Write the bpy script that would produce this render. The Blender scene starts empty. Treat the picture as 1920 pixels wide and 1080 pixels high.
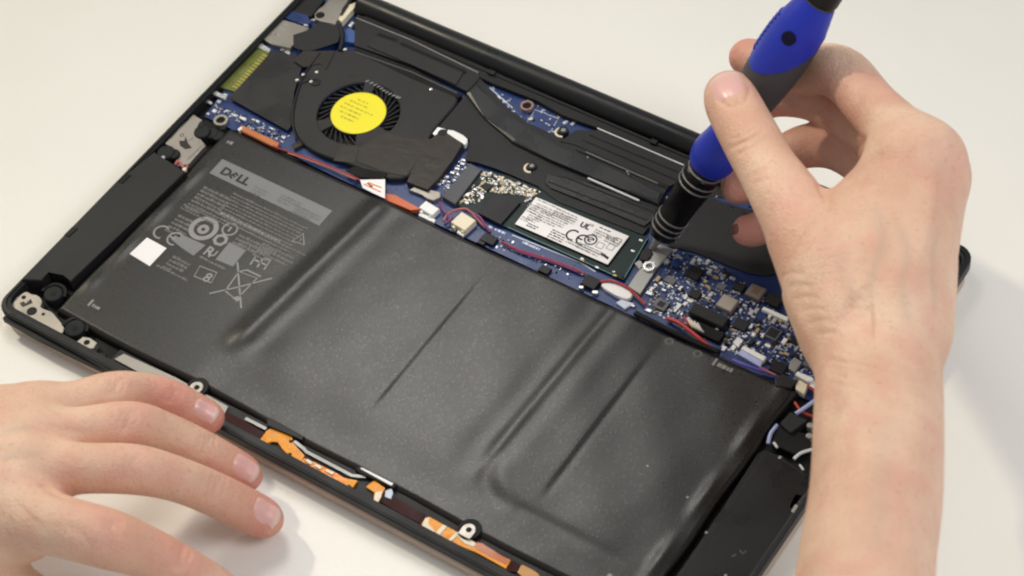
import bpy, bmesh, math, random
import numpy as np
from mathutils import Vector, Matrix
from mathutils.bvhtree import BVHTree

random.seed(7)
scene = bpy.context.scene
COL = scene.collection
S = 0.001                                   # everything below is written in millimetres

# ------------------------------------------------------------------ camera
CAM = np.array([504.232, -296.286, 661.341])
TGT = np.array([159.413, 112.191, 0.0])
ROLL = -0.140368
FPX = 4251.34                               # focal length in pixels of a 1920 px wide frame
_f = TGT - CAM; _f /= np.linalg.norm(_f)
_r = np.cross(_f, [0, 0, 1.0]); _r /= np.linalg.norm(_r)
_u = np.cross(_r, _f)
_c, _s = math.cos(ROLL), math.sin(ROLL)
RM = np.array([_c * _r + _s * _u, -_s * _r + _c * _u, -_f])
cam_data = bpy.data.cameras.new('camera')
cam = bpy.data.objects.new('camera', cam_data)
COL.objects.link(cam)
cam_data.sensor_width = 36.0
cam_data.lens = FPX / 1920 * 36.0
cam_data.clip_start = 0.02
cam_data.clip_end = 50
cam_data.dof.use_dof = True
cam_data.dof.focus_distance = 0.845
cam_data.dof.aperture_fstop = 16.0
m4 = Matrix.Identity(4)
for i in range(3):
    for j in range(3):
        m4[i][j] = RM[j][i]
    m4[i][3] = CAM[i] * S
cam.matrix_world = m4
scene.camera = cam

# ------------------------------------------------------------------ world, lamps, exposure
world = bpy.data.worlds.new('World')
scene.world = world
world.use_nodes = True
bg = world.node_tree.nodes['Background']
bg.inputs[0].default_value = (0.97, 0.985, 1.0, 1)
bg.inputs[1].default_value = 0.38


def area_lamp(name, loc, target, size, power, color, spread=180):
    d = bpy.data.lights.new(name, 'AREA')
    d.shape = 'DISK'
    d.size = size
    d.energy = power
    d.color = color
    d.spread = math.radians(spread)
    o = bpy.data.objects.new(name, d)
    COL.objects.link(o)
    o.location = [c * S for c in loc]
    v = Vector([(t - c) for t, c in zip(target, loc)])
    o.rotation_euler = v.to_track_quat('-Z', 'Y').to_euler()
    return o


area_lamp('key_lamp', (-1000, 240, 1000), (160, 100, 0), 0.09, 9.2, (1.0, 0.91, 0.70))
area_lamp('sheen_lamp', (-120, 322, 580), (190, 40, 0), 0.24, 0.13, (1.0, 0.965, 0.92), 50)  # unseen light set low over the table, narrowed to shape the battery sheen
area_lamp('fill_lamp', (760, 160, 700), (200, 80, 0), 0.4, 3.0, (0.95, 0.975, 1.0))  # added cool fill from the right, standing for no actual window
scene.view_settings.view_transform = 'Standard'
scene.view_settings.look = 'None'
scene.view_settings.gamma = 1.0
scene.view_settings.exposure = 0.04
scene.view_settings.use_curve_mapping = False
scene.cycles.filter_width = 2.1
scene.cycles.use_denoising = True


# ------------------------------------------------------------------ geometry helpers
def P(px, py, z):
    """The real point (mm) that stands at height z under a given spot of the photograph."""
    d = np.array([(px - 960) / FPX, -(py - 540) / FPX, -1.0]) @ RM
    t = (z - CAM[2]) / d[2]
    return CAM + t * d


def region(x0, y0, s):
    return lambda *pts: [(x0 + a / s, y0 + b / s) for a, b in pts]


RA = region(380, 0, 3.272); RB = region(860, 100, 3.272); RC = region(780, 260, 3.272)
RD = region(1140, 420, 2.571); RE = region(0, 180, 2.077); RF = region(220, 240, 2.842)
RG = region(180, 620, 2.348); RH = region(640, 820, 3.310); RL = region(0, 480, 4.5)
RMM = region(480, 0, 6.75); RN = region(300, 160, 6.354); RO = region(460, 760, 4.91)
RQ = region(860, 960, 6.0); RT = region(1180, 780, 3.6)


def srgb(r, g, b):
    f = lambda c: (c / 255 / 12.92) if c / 255 <= 0.04045 else ((c / 255 + 0.055) / 1.055) ** 2.4
    return (f(r), f(g), f(b))


MATS = {}


def mat(name, rgb, rough=0.5, metal=0.0, spec=None, bump=0.0, bscale=900, var=0.12, vscale=60, sss=0.0, coat=0.0, rvar=0.1):
    if name in MATS:
        return MATS[name]
    m = bpy.data.materials.new(name)
    m.use_nodes = True
    nt = m.node_tree
    b = nt.nodes['Principled BSDF']
    tc = nt.nodes.new('ShaderNodeTexCoord')
    geo = nt.nodes.new('ShaderNodeNewGeometry')
    n1 = nt.nodes.new('ShaderNodeTexNoise')
    n1.inputs['Scale'].default_value = vscale
    n1.inputs['Detail'].default_value = 5
    nt.links.new(geo.outputs['Position'], n1.inputs['Vector'])
    ramp = nt.nodes.new('ShaderNodeMix'); ramp.data_type = 'RGBA'
    c = srgb(*rgb)
    ramp.inputs[6].default_value = tuple(x * (1 - var) for x in c) + (1,)
    ramp.inputs[7].default_value = tuple(min(1, x * (1 + var)) for x in c) + (1,)
    nt.links.new(n1.outputs['Fac'], ramp.inputs[0])
    nt.links.new(ramp.outputs[2], b.inputs['Base Color'])
    mr = nt.nodes.new('ShaderNodeMapRange')
    mr.inputs[1].default_value = 0.3; mr.inputs[2].default_value = 0.7
    mr.inputs[3].default_value = max(0.03, rough - rvar); mr.inputs[4].default_value = min(1, rough + rvar)
    nt.links.new(n1.outputs['Fac'], mr.inputs[0])
    nt.links.new(mr.outputs[0], b.inputs['Roughness'])
    b.inputs['Metallic'].default_value = metal
    if spec is None:
        spec = 0.22 if max(rgb) < 70 else 0.45
    b.inputs['Specular IOR Level'].default_value = spec
    if coat:
        b.inputs['Coat Weight'].default_value = coat
        b.inputs['Coat Roughness'].default_value = 0.15
    if sss:
        b.inputs['Subsurface Weight'].default_value = sss
        b.inputs['Subsurface Radius'].default_value = (1, 0.4, 0.25)
        b.inputs['Subsurface Scale'].default_value = 0.003
    if bump:
        n2 = nt.nodes.new('ShaderNodeTexNoise')
        n2.inputs['Scale'].default_value = bscale
        n2.inputs['Detail'].default_value = 3
        nt.links.new(geo.outputs['Position'], n2.inputs['Vector'])
        bn = nt.nodes.new('ShaderNodeBump')
        bn.inputs['Strength'].default_value = bump
        bn.inputs['Distance'].default_value = 0.0004
        nt.links.new(n2.outputs['Fac'], bn.inputs['Height'])
        nt.links.new(bn.outputs['Normal'], b.inputs['Normal'])
    MATS[name] = m
    return m


M_black = mat('black_plastic', (33, 33, 34), 0.46, bump=0.15, bscale=2500, var=0.2)
M_deep = mat('dark_recess', (14, 14, 15), 0.6)
M_frame = mat('black_frame_composite', (36, 36, 37), 0.42, bump=0.2, bscale=2200, var=0.2)
M_barrel = mat('satin_black_aluminium', (30, 31, 32), 0.36, bump=0.08, bscale=3000)
M_lid = mat('brushed_lid_aluminium', (190, 172, 156), 0.4, metal=0.35, bump=0.1, bscale=1800)
M_sheet = mat('black_insulation_sheet', (40, 40, 42), 0.5, bump=0.25, bscale=1500, var=0.2)
M_fan = mat('fan_housing_black', (45, 44, 44), 0.52, bump=0.2, bscale=1800, var=0.15)
M_pipe = mat('black_painted_heat_pipe', (36, 36, 38), 0.3, spec=0.35, bump=0.08, bscale=3000, var=0.15)
M_tape = mat('brown_black_tape', (50, 45, 41), 0.36, bump=0.4, bscale=250, var=0.2)
M_film = mat('smoky_plastic_film', (50, 49, 48), 0.3, bump=0.5, bscale=120, var=0.25)
M_rubber = mat('black_rubber', (24, 27, 28), 0.6, bump=0.2)
M_silver = mat('stamped_steel', (148, 142, 134), 0.36, metal=0.6, bump=0.2, bscale=500, var=0.12)
M_bright = mat('bright_metal', (222, 222, 220), 0.25, metal=0.8, var=0.08)
M_white = mat('white_plastic', (232, 231, 228), 0.45, var=0.05)
M_cream = mat('cream_plastic', (226, 214, 188), 0.45, var=0.08)
M_label = mat('white_paper_label', (238, 234, 234), 0.5, var=0.03)
M_ink = mat('black_ink', (38, 36, 38), 0.6)
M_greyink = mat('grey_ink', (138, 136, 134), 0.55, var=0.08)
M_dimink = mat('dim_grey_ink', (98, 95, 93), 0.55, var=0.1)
M_band = mat('grey_printed_band', (116, 116, 118), 0.5, var=0.05)
M_bandink = mat('band_dark_ink', (44, 43, 46), 0.55)
M_bandpale = mat('band_faint_ink', (98, 98, 102), 0.55)
M_yellow = mat('yellow_sticker_paper', (238, 224, 22), 0.5, var=0.03)
M_yellowink = mat('olive_ink', (176, 160, 20), 0.55)
M_green = mat('green_circuit_board', (17, 36, 36), 0.35, var=0.25, vscale=200)
M_memgreen = mat('card_slot_green', (104, 110, 40), 0.35, var=0.35, vscale=250)
M_gold = mat('gold_contacts', (176, 166, 84), 0.35, metal=0.3, var=0.3, vscale=300)
M_orange = mat('amber_flex_film', (222, 142, 8), 0.25, spec=0.2, var=0.35, vscale=260, bump=0.6, bscale=350)
M_orangedark = mat('dark_amber_flex_film', (168, 82, 6), 0.3, var=0.25, vscale=200)
M_copper = mat('copper_pink_flex', (206, 118, 24), 0.28, spec=0.25, metal=0.1, bump=0.6, bscale=400, var=0.3, vscale=200)
M_fpc = mat('orange_brown_ribbon', (190, 116, 76), 0.35, var=0.12, vscale=150)
M_maroon = mat('dark_maroon_flex', (48, 9, 7), 0.35, spec=0.08, var=0.3, vscale=120)
M_red = mat('red_wire_insulation', (176, 52, 46), 0.4)
M_purple = mat('purple_wire_insulation', (120, 56, 110), 0.4)
M_bluewire = mat('pale_blue_wire', (170, 178, 220), 0.35)
M_whitewire = mat('white_wire', (210, 210, 212), 0.35)
M_greybar = mat('grey_metal_bar', (150, 149, 146), 0.45, metal=0.4)
M_chip = mat('black_chip_resin', (34, 34, 36), 0.42, var=0.2)
M_chipgrey = mat('grey_chip_top', (92, 92, 98), 0.42, var=0.15)
M_inductor = mat('inductor_grey_tan', (158, 148, 138), 0.45, metal=0.3, var=0.12)
M_ceramic = mat('tan_ceramic', (168, 148, 116), 0.45, var=0.2, vscale=300)
M_solder = mat('solder_tin', (214, 214, 216), 0.28, metal=0.7)
M_dust = mat('dust_grey', (170, 170, 170), 0.8)
M_silk = mat('silkscreen_white', (200, 208, 224), 0.55, var=0.15)


def pcb_material():
    m = mat('blue_circuit_board', (15, 41, 90), 0.33, var=0.35, vscale=120, coat=0.15)
    nt = m.node_tree
    b = nt.nodes['Principled BSDF']
    geo = [n for n in nt.nodes if n.type == 'NEW_GEOMETRY'][0]
    base = b.inputs['Base Color'].links[0].from_socket
    br = nt.nodes.new('ShaderNodeTexBrick')
    br.inputs['Scale'].default_value = 420
    br.inputs['Mortar Size'].default_value = 0.05
    br.inputs['Color1'].default_value = (0, 0, 0, 1); br.inputs['Color2'].default_value = (0.25, 0.25, 0.25, 1)
    br.inputs['Mortar'].default_value = (1, 1, 1, 1)
    nz = nt.nodes.new('ShaderNodeTexNoise'); nz.inputs['Scale'].default_value = 60
    add = nt.nodes.new('ShaderNodeVectorMath'); add.operation = 'MULTIPLY_ADD'
    add.inputs[1].default_value = (0.006, 0.006, 0)
    nt.links.new(geo.outputs['Position'], nz.inputs['Vector'])
    nt.links.new(nz.outputs['Color'], add.inputs[0])
    nt.links.new(geo.outputs['Position'], add.inputs[2])
    nt.links.new(add.outputs[0], br.inputs['Vector'])
    mix = nt.nodes.new('ShaderNodeMix'); mix.data_type = 'RGBA'
    mul = nt.nodes.new('ShaderNodeMath'); mul.operation = 'MULTIPLY'; mul.inputs[1].default_value = 0.35
    sep = nt.nodes.new('ShaderNodeSeparateColor')
    nt.links.new(br.outputs['Color'], sep.inputs[0])
    nt.links.new(sep.outputs[0], mul.inputs[0])
    nt.links.new(mul.outputs[0], mix.inputs[0])
    nt.links.new(base, mix.inputs[6])
    mix.inputs[7].default_value = srgb(52, 80, 146) + (1,)
    nt.links.new(mix.outputs[2], b.inputs['Base Color'])
    return m


M_pcb = pcb_material()


def mesh_obj(name, me, material, parent=None, smooth=False):
    o = bpy.data.objects.new(name, me)
    COL.objects.link(o)
    for m in (material if isinstance(material, (list, tuple)) else [material]):
        me.materials.append(m)
    if parent is not None:
        o.parent = parent
    if smooth:
        me.polygons.foreach_set('use_smooth', [True] * len(me.polygons))
    return o


def from_bm(name, bm, material, parent=None, smooth=False):
    me = bpy.data.meshes.new(name)
    bm.normal_update()
    bm.to_mesh(me)
    bm.free()
    return mesh_obj(name, me, material, parent, smooth)


def chaikin(pts, n):
    pts = [np.array(p, float) for p in pts]
    for _ in range(n):
        q = []
        for i in range(len(pts)):
            a, b = pts[i], pts[(i + 1) % len(pts)]
            q += [a * 0.75 + b * 0.25, a * 0.25 + b * 0.75]
        pts = q
    return pts


def prism_bm(bm, xy, z0, z1, bev=0.0):
    """A polygon in mm, from z0 up to z1, with its top edge rounded."""
    a = sum(xy[i][0] * xy[(i + 1) % len(xy)][1] - xy[(i + 1) % len(xy)][0] * xy[i][1] for i in range(len(xy)))
    if a < 0:
        xy = xy[::-1]
    n = len(xy)
    top = [bm.verts.new((x * S, y * S, z1 * S)) for x, y in xy]
    bot = [bm.verts.new((x * S, y * S, z0 * S)) for x, y in xy]
    ft = bm.faces.new(top)
    bm.faces.new(bot[::-1])
    for i in range(n):
        j = (i + 1) % n
        bm.faces.new((top[i], bot[i], bot[j], top[j]))
    if bev > 0:
        bmesh.ops.bevel(bm, geom=list(ft.edges), offset=bev * S, segments=2, affect='EDGES', clamp_overlap=True, profile=0.5)
    return ft


def mm(pts, z):
    """Outline read off the photograph, turned into mm on the level z."""
    return [tuple(P(x, y, z)[:2]) for x, y in pts]


def plate(name, pts, z1, z0, material, parent, bev=0.15, rnd=0):
    xy = mm(pts, z1)
    if rnd:
        xy = [tuple(p) for p in chaikin(xy, rnd)]
    bm = bmesh.new()
    prism_bm(bm, xy, z0, z1, bev)
    return from_bm(name, bm, material, parent)


def plate_mm(name, xy, z1, z0, material, parent, bev=0.15, rnd=0):
    if rnd:
        xy = [tuple(p) for p in chaikin(xy, rnd)]
    bm = bmesh.new()
    prism_bm(bm, list(xy), z0, z1, bev)
    return from_bm(name, bm, material, parent)


def box_xy(u, v, w, d, rot=0.0):
    c, s = math.cos(rot), math.sin(rot)
    return [(u + c * a - s * b, v + s * a + c * b) for a, b in ((-w / 2, -d / 2), (w / 2, -d / 2), (w / 2, d / 2), (-w / 2, d / 2))]


def circ(u, v, r, n=28, ry=None):
    ry = ry or r
    return [(u + r * math.cos(2 * math.pi * i / n), v + ry * math.sin(2 * math.pi * i / n)) for i in range(n)]


def disc(name, pt, r, z1, z0, material, parent, bev=0.15, n=28):
    u, v = P(pt[0], pt[1], z1)[:2]
    return plate_mm(name, circ(u, v, r, n), z1, z0, material, parent, bev)


def ring(name, pt, r1, r0, z1, z0, material, parent, n=36, uv=None, a0=0.0, a1=2 * math.pi):
    u, v = uv if uv is not None else P(pt[0], pt[1], z1)[:2]
    bm = bmesh.new()
    full = a1 - a0 > 6.28
    k = n if full else n + 1
    rows = []
    for i in range(k):
        a = a0 + (a1 - a0) * i / n
        c, s = math.cos(a), math.sin(a)
        rows.append([bm.verts.new(((u + r * c) * S, (v + r * s) * S, z * S)) for r, z in
                     ((r1, z0), (r1, z1 - 0.12), (r1 - 0.12, z1), (r0 + 0.12, z1), (r0, z1 - 0.12), (r0, z0))])
    for i in range(k if full else k - 1):
        A, B = rows[i], rows[(i + 1) % k]
        for j in range(6):
            bm.faces.new((A[j], B[j], B[(j + 1) % 6], A[(j + 1) % 6]))
    if not full:
        bm.faces.new(rows[0]); bm.faces.new(rows[-1][::-1])
    return from_bm(name, bm, material, parent)


def spline(pts, n=10):
    """Catmull-Rom through 3D points."""
    pts = [np.array(p, float) for p in pts]
    out = []
    for i in range(len(pts) - 1):
        p0 = pts[max(i - 1, 0)]; p1 = pts[i]; p2 = pts[i + 1]; p3 = pts[min(i + 2, len(pts) - 1)]
        for k in range(n):
            t = k / n
            out.append(0.5 * ((2 * p1) + (-p0 + p2) * t + (2 * p0 - 5 * p1 + 4 * p2 - p3) * t * t + (-p0 + 3 * p1 - 3 * p2 + p3) * t ** 3))
    out.append(pts[-1])
    return out


def tube(name, pts, r, material, parent, n=8, seg=8):
    path = spline(pts, n)
    bm = bmesh.new()
    rows = []
    for i, p in enumerate(path):
        t = path[min(i + 1, len(path) - 1)] - path[max(i - 1, 0)]
        t = t / (np.linalg.norm(t) + 1e-9)
        a = np.cross(t, [0, 0, 1.0]); a /= (np.linalg.norm(a) + 1e-9)
        b = np.cross(a, t)
        rows.append([bm.verts.new((p + r * (math.cos(2 * math.pi * k / seg) * a + math.sin(2 * math.pi * k / seg) * b)) * S) for k in range(seg)])
    for A, B in zip(rows, rows[1:]):
        for k in range(seg):
            bm.faces.new((A[k], A[(k + 1) % seg], B[(k + 1) % seg], B[k]))
    bm.faces.new(rows[0][::-1]); bm.faces.new(rows[-1])
    return from_bm(name, bm, material, parent, smooth=True)


def wire(name, pts, z, r, material, parent):
    zs = z if isinstance(z, (list, tuple)) else [z] * len(pts)
    return tube(name, [P(x, y, q) for (x, y), q in zip(pts, zs)], r, material, parent)


def stroke_bm(bm, xy, w, z, close=False):
    """A flat printed line."""
    n = len(xy)
    L, R = [], []
    for i in range(n):
        a = np.array(xy[(i - 1) % n] if close or i > 0 else xy[i], float)
        b = np.array(xy[(i + 1) % n] if close or i < n - 1 else xy[i], float)
        t = b - a; t /= (np.linalg.norm(t) + 1e-9)
        nrm = np.array([-t[1], t[0]]) * w / 2
        p = np.array(xy[i], float)
        L.append(bm.verts.new((*((p + nrm) * S), z * S))); R.append(bm.verts.new((*((p - nrm) * S), z * S)))
    for i in range(n if close else n - 1):
        j = (i + 1) % n
        bm.faces.new((R[i], R[j], L[j], L[i]))


def strokes(name, lines, w, z, material, parent, close=False, px=True):
    z = lift(z)
    bm = bmesh.new()
    for ln in lines:
        stroke_bm(bm, mm(ln, z) if px else ln, w, z, close)
    return from_bm(name, bm, material, parent)


def text(name, body, uv, z, size, material, parent, rot=0.0, bold=0.0, align='LEFT', sx=1.0):
    z = lift(z)
    cu = bpy.data.curves.new(name, 'FONT')
    cu.body = body
    cu.size = size * S
    cu.offset = bold * S
    cu.align_x = align
    cu.resolution_u = 3
    tmp = bpy.data.objects.new('tmp_text', cu)
    COL.objects.link(tmp)
    bpy.context.view_layer.update()
    me = bpy.data.meshes.new_from_object(tmp.evaluated_get(bpy.context.evaluated_depsgraph_get()))
    bpy.data.objects.remove(tmp)
    me.transform(Matrix.Translation((uv[0] * S, uv[1] * S, z * S)) @ Matrix.Rotation(rot, 4, 'Z') @ Matrix.Diagonal((sx, 1, 1, 1)))
    me.name = name
    me.materials.clear()
    return mesh_obj(name, me, material, parent)


LEVEL = [0]


def lift(z):
    LEVEL[0] += 1
    return z + 0.012 * (LEVEL[0] % 9)


def fine_print(name, u0, v0, u1, rows, pitch, h, z, material, parent, seed=1, gap=0.5, full=0.9):
    """Rows of broken marks: print too small to read."""
    rnd = random.Random(seed)
    z = lift(z)
    bm = bmesh.new()
    for k in range(rows):
        v = v0 - k * pitch
        u = u0
        end = u0 + (u1 - u0) * (full + (1 - full) * rnd.random() if k < rows - 1 else rnd.uniform(0.4, 0.9))
        while u < end:
            w = rnd.uniform(0.5, 2.2)
            hh = h * rnd.uniform(0.7, 1.1)
            vs = [bm.verts.new((a * S, b * S, z * S)) for a, b in ((u, v), (min(u + w, end), v), (min(u + w, end), v + hh), (u, v + hh))]
            bm.faces.new(vs)
            u += w + gap * rnd.uniform(0.6, 1.4)
    o = from_bm(name, bm, material, parent)
    o['kind'] = 'stuff'
    return o


def empty(name, loc=(0, 0, 0), label=None, cat=None, group=None):
    o = bpy.data.objects.new(name, None)
    COL.objects.link(o)
    o.empty_display_size = 0.01
    o.location = [c * S for c in loc]
    if label: o['label'] = label
    if cat: o['category'] = cat
    if group: o['group'] = group
    return o


def rrect(u0, v0, u1, v1, r, n=6):
    out = []
    for (cx, cy, a) in ((u1 - r, v0 + r, -90), (u1 - r, v1 - r, 0), (u0 + r, v1 - r, 90), (u0 + r, v0 + r, 180)):
        for i in range(n + 1):
            t = math.radians(a + 90 * i / n)
            out.append((cx + r * math.cos(t), cy + r * math.sin(t)))
    return out


# ------------------------------------------------------------------ table
def build_table():
    m = mat('white_laminate', (236, 233, 226), 0.40, bump=0.22, bscale=700, var=0.02, vscale=20, rvar=0.05)
    bm = bmesh.new()
    bmesh.ops.create_grid(bm, x_segments=2, y_segments=2, size=2.0)
    for v in bm.verts:
        v.co.x += 0.15; v.co.y += 0.1
    t = from_bm('table_top', bm, m)
    t['kind'] = 'structure'
    t['label'] = 'cream white table surface under the laptop'


build_table()

# ------------------------------------------------------------------ laptop
laptop = empty('laptop', (0, 0, 0), 'open black laptop lying upside down with its bottom cover removed', 'laptop')
Wd, Dp = 304.0, 205.0
ZR = 11.0                                   # top of the rim


def build_shell():
    # lid lying on the table
    bm = bmesh.new()
    o = rrect(0.4, 0.3, Wd - 0.4, Dp - 3, 7)
    prof = [(-1.0, 0.2), (0, 0.9), (0, 4.3), (-0.6, 4.8)]
    rows = []
    cx, cy = Wd / 2, Dp / 2
    for inset, z in prof:
        loop = rrect(0.4 - inset, 0.3 - inset, Wd - 0.4 + inset, Dp - 3 + inset, 7)
        rows.append([bm.verts.new((x * S, y * S, z * S)) for x, y in loop])
    n = len(rows[0])
    for A, B in zip(rows, rows[1:]):
        for i in range(n):
            bm.faces.new((A[i], A[(i + 1) % n], B[(i + 1) % n], B[i]))
    bm.faces.new(rows[0][::-1]); bm.faces.new(rows[-1])
    from_bm('display_lid', bm, M_lid, laptop)
    # rim of the base
    bm = bmesh.new()
    rows = []
    def loop(l, f, r, b, z, rad):
        return [bm.verts.new((x * S, y * S, z * S)) for x, y in rrect(l, f, Wd - r, Dp - b, rad)]
    rows = [loop(0.8, 0.9, 0.8, 0.8, 5.0, 6.6), loop(0.0, 0.1, 0.0, 0.0, 6.4, 7), loop(0, 0, 0, 0, ZR - 0.5, 7), loop(0.4, 0.5, 0.4, 0.4, ZR, 6.8),
            loop(1.3, 2.0, 1.6, 2.0, ZR, 6), loop(1.5, 2.2, 1.9, 2.2, ZR - 0.7, 5.8), loop(2.0, 4.1, 2.9, 3.2, ZR - 0.9, 5), loop(2.2, 4.3, 3.1, 3.4, ZR - 1.2, 5),
            loop(2.3, 4.4, 3.2, 3.5, 5.6, 5)]
    n = len(rows[0])
    for A, B in zip(rows, rows[1:]):
        for i in range(n):
            bm.faces.new((A[i], A[(i + 1) % n], B[(i + 1) % n], B[i]))
    from_bm('base_frame', bm, M_frame, laptop)
    plate_mm('chassis_floor', rrect(1.2, 1.3, Wd - 1.2, Dp - 1.3, 5), 5.7, 5.05, M_deep, laptop, 0)
    # thin gasket line along the front lip
    plate_mm('gasket_strip', [(8, 1.0), (296, 1.0), (296, 1.6), (8, 1.6)], ZR + 0.25, ZR - 0.1, M_black, laptop, 0.08)
    # hinge barrel
    bm = bmesh.new()
    r = 5.1; vc, zc = 200.6, 8.6
    prof = [(25.0, r - 0.9), (25.3, r - 0.3), (26.0, r), (281.0, r), (281.7, r - 0.3), (282.0, r - 0.9)]
    rows = []
    for u, rr in prof:
        rows.append([bm.verts.new((u * S, (vc + rr * math.cos(2 * math.pi * k / 40)) * S, (zc + rr * math.sin(2 * math.pi * k / 40)) * S)) for k in range(40)])
    for A, B in zip(rows, rows[1:]):
        for k in range(40):
            bm.faces.new((A[k], A[(k + 1) % 40], B[(k + 1) % 40], B[k]))
    bm.faces.new(rows[0]); bm.faces.new(rows[-1][::-1])
    from_bm('hinge_barrel', bm, M_barrel, laptop, smooth=True)
    # inner wall in front of the barrel
    plate_mm('vent_wall', [(28, 193.2), (281, 193.2), (281, 194.6), (28, 194.6)], 9.6, 5.6, M_black, laptop, 0.3)
    for u in (96, 172, 201, 246):
        plate_mm('clip', box_xy(u, 193.7, 3.0, 2.2), 10.3, 9.5, M_black, laptop, 0.2)
    # open corner pocket behind the hand
    plate_mm('corner_bracket', [(284, 176), (299, 176), (299, 199), (292, 201.2), (284, 201.2)], 8.2, 5.6, M_black, laptop, 0.4, 1)
    disc_uv = [(293.5, 194, 3.4), (296, 184, 2.2)]
    for u, v, rr in disc_uv:
        ring('screw_boss', None, rr, rr * 0.5, 9.6, 8.0, M_greybar, laptop, uv=(u, v))
    plate_mm('hinge_plate', [(293, 160), (300.3, 160), (300.3, 178), (293, 178)], 8.8, 5.6, M_silver, laptop, 0.4)


build_shell()


# ------------------------------------------------------------------ battery
BU0, BU1, BV0, BV1 = 20.0, 278.0, 11.6, 118.2
BZ = 9.4


def battery_h(u, v):
    g = lambda x, s: np.exp(-(x / s) ** 2)
    sm = lambda x, a, b: np.clip((x - a) / (b - a), 0, 1) ** 2 * (3 - 2 * np.clip((x - a) / (b - a), 0, 1))
    h = np.full_like(u, BZ)
    win = sm(v, 27, 40) * (1 - 0.35 * sm(v, 112, 118))
    # raised seam beside the printed end, slightly skewed
    c1 = 90.0 + 7.5 * (v - 30) / 84
    h += 1.08 * g(u - c1, 4.3) * win - 0.22 * g(u - c1 - 9.5, 5.0) * win
    # seam lines between the cells
    def step(c, hgt, w, back, lo=31, hi=116):
        wn = sm(v, lo - 2, lo + 16) * (1 - 0.8 * sm(v, hi - 30, hi))
        x = u - c
        return wn * hgt * np.where(x < 0, np.exp(-np.clip(-x, 0, None) / back), np.exp(-np.clip(x, 0, None) / w))
    h += step(151.0, 0.36, 1.7, 11.0)
    h -= 0.10 * g(u - 152.4, 1.5) * sm(v, 29, 45) * (1 - sm(v, 90, 114))
    c3 = 200.6 + 1.2 * (v - 75) / 40
    bend = sm(v, 24, 44)
    h += (0.52 * g(u - c3, 2.6) - 0.28 * g(u - c3 + 7.5, 5.0) + 0.32 * g(u - c3 - 7.5, 5.5)) * bend
    h += step(223.8, 0.27, 1.6, 9.5, 33)
    h -= 0.12 * g(u - 225.0, 1.5) * sm(v, 30, 46) * (1 - sm(v, 90, 112))
    # rounded turn of that seam towards the front
    d = np.sqrt((u - 215.0) ** 2 + (v - 42.0) ** 2)
    ang = (u < 219) & (v < 44)
    h += np.where(ang, -0.30 * g(d - 15.5, 3.6) + 0.18 * g(d - 10.5, 3.6), 0) * sm(219 - u, 0, 9) * sm(46 - v, 0, 10)
    h += -0.25 * g(v - 27.5, 2.6) * sm(u, 212, 222) * (1 - sm(u, 240, 275))
    # cells stand a little higher than the front flap
    h -= 0.55 * (1 - sm(v, 18, 36)) * sm(u, 84, 100)
    # gentle pillowing of the six cells
    for a, b in ((98, 150), (152, 200), (202, 224), (226, 277)):
        t = np.clip((u - a) / (b - a), 0, 1)
        h += 0.22 * np.sin(np.pi * t) * sm(v, 30, 50)
    h += (0.10 * np.sin(u * 0.19 + v * 0.05) * np.sin(v * 0.11 + 1.0) + 0.015 * np.sin(u * 0.43 - v * 0.21) * np.sin(v * 0.17 + u * 0.06)) * sm(u, 84, 100)
    # wavy, puffed right-hand edge
    h += 0.65 * g(u - 272.5, 2.4) * (0.55 + 0.45 * np.sin(v * 0.21 + 0.6)) * sm(v, 14, 26)
    h += 0.35 * g(u - 24.5, 2.2) * (0.6 + 0.4 * np.sin(v * 0.3)) * sm(v, 20, 30) * (1 - sm(v, 96, 106))
    # rounded borders
    e = np.minimum.reduce([u - BU0, BU1 - u, v - BV0, BV1 - v])
    h -= 2.6 * (1 - np.sqrt(np.clip(1 - (1 - np.clip(e / 2.4, 0, 1)) ** 2, 0, 1)))
    return h


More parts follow.
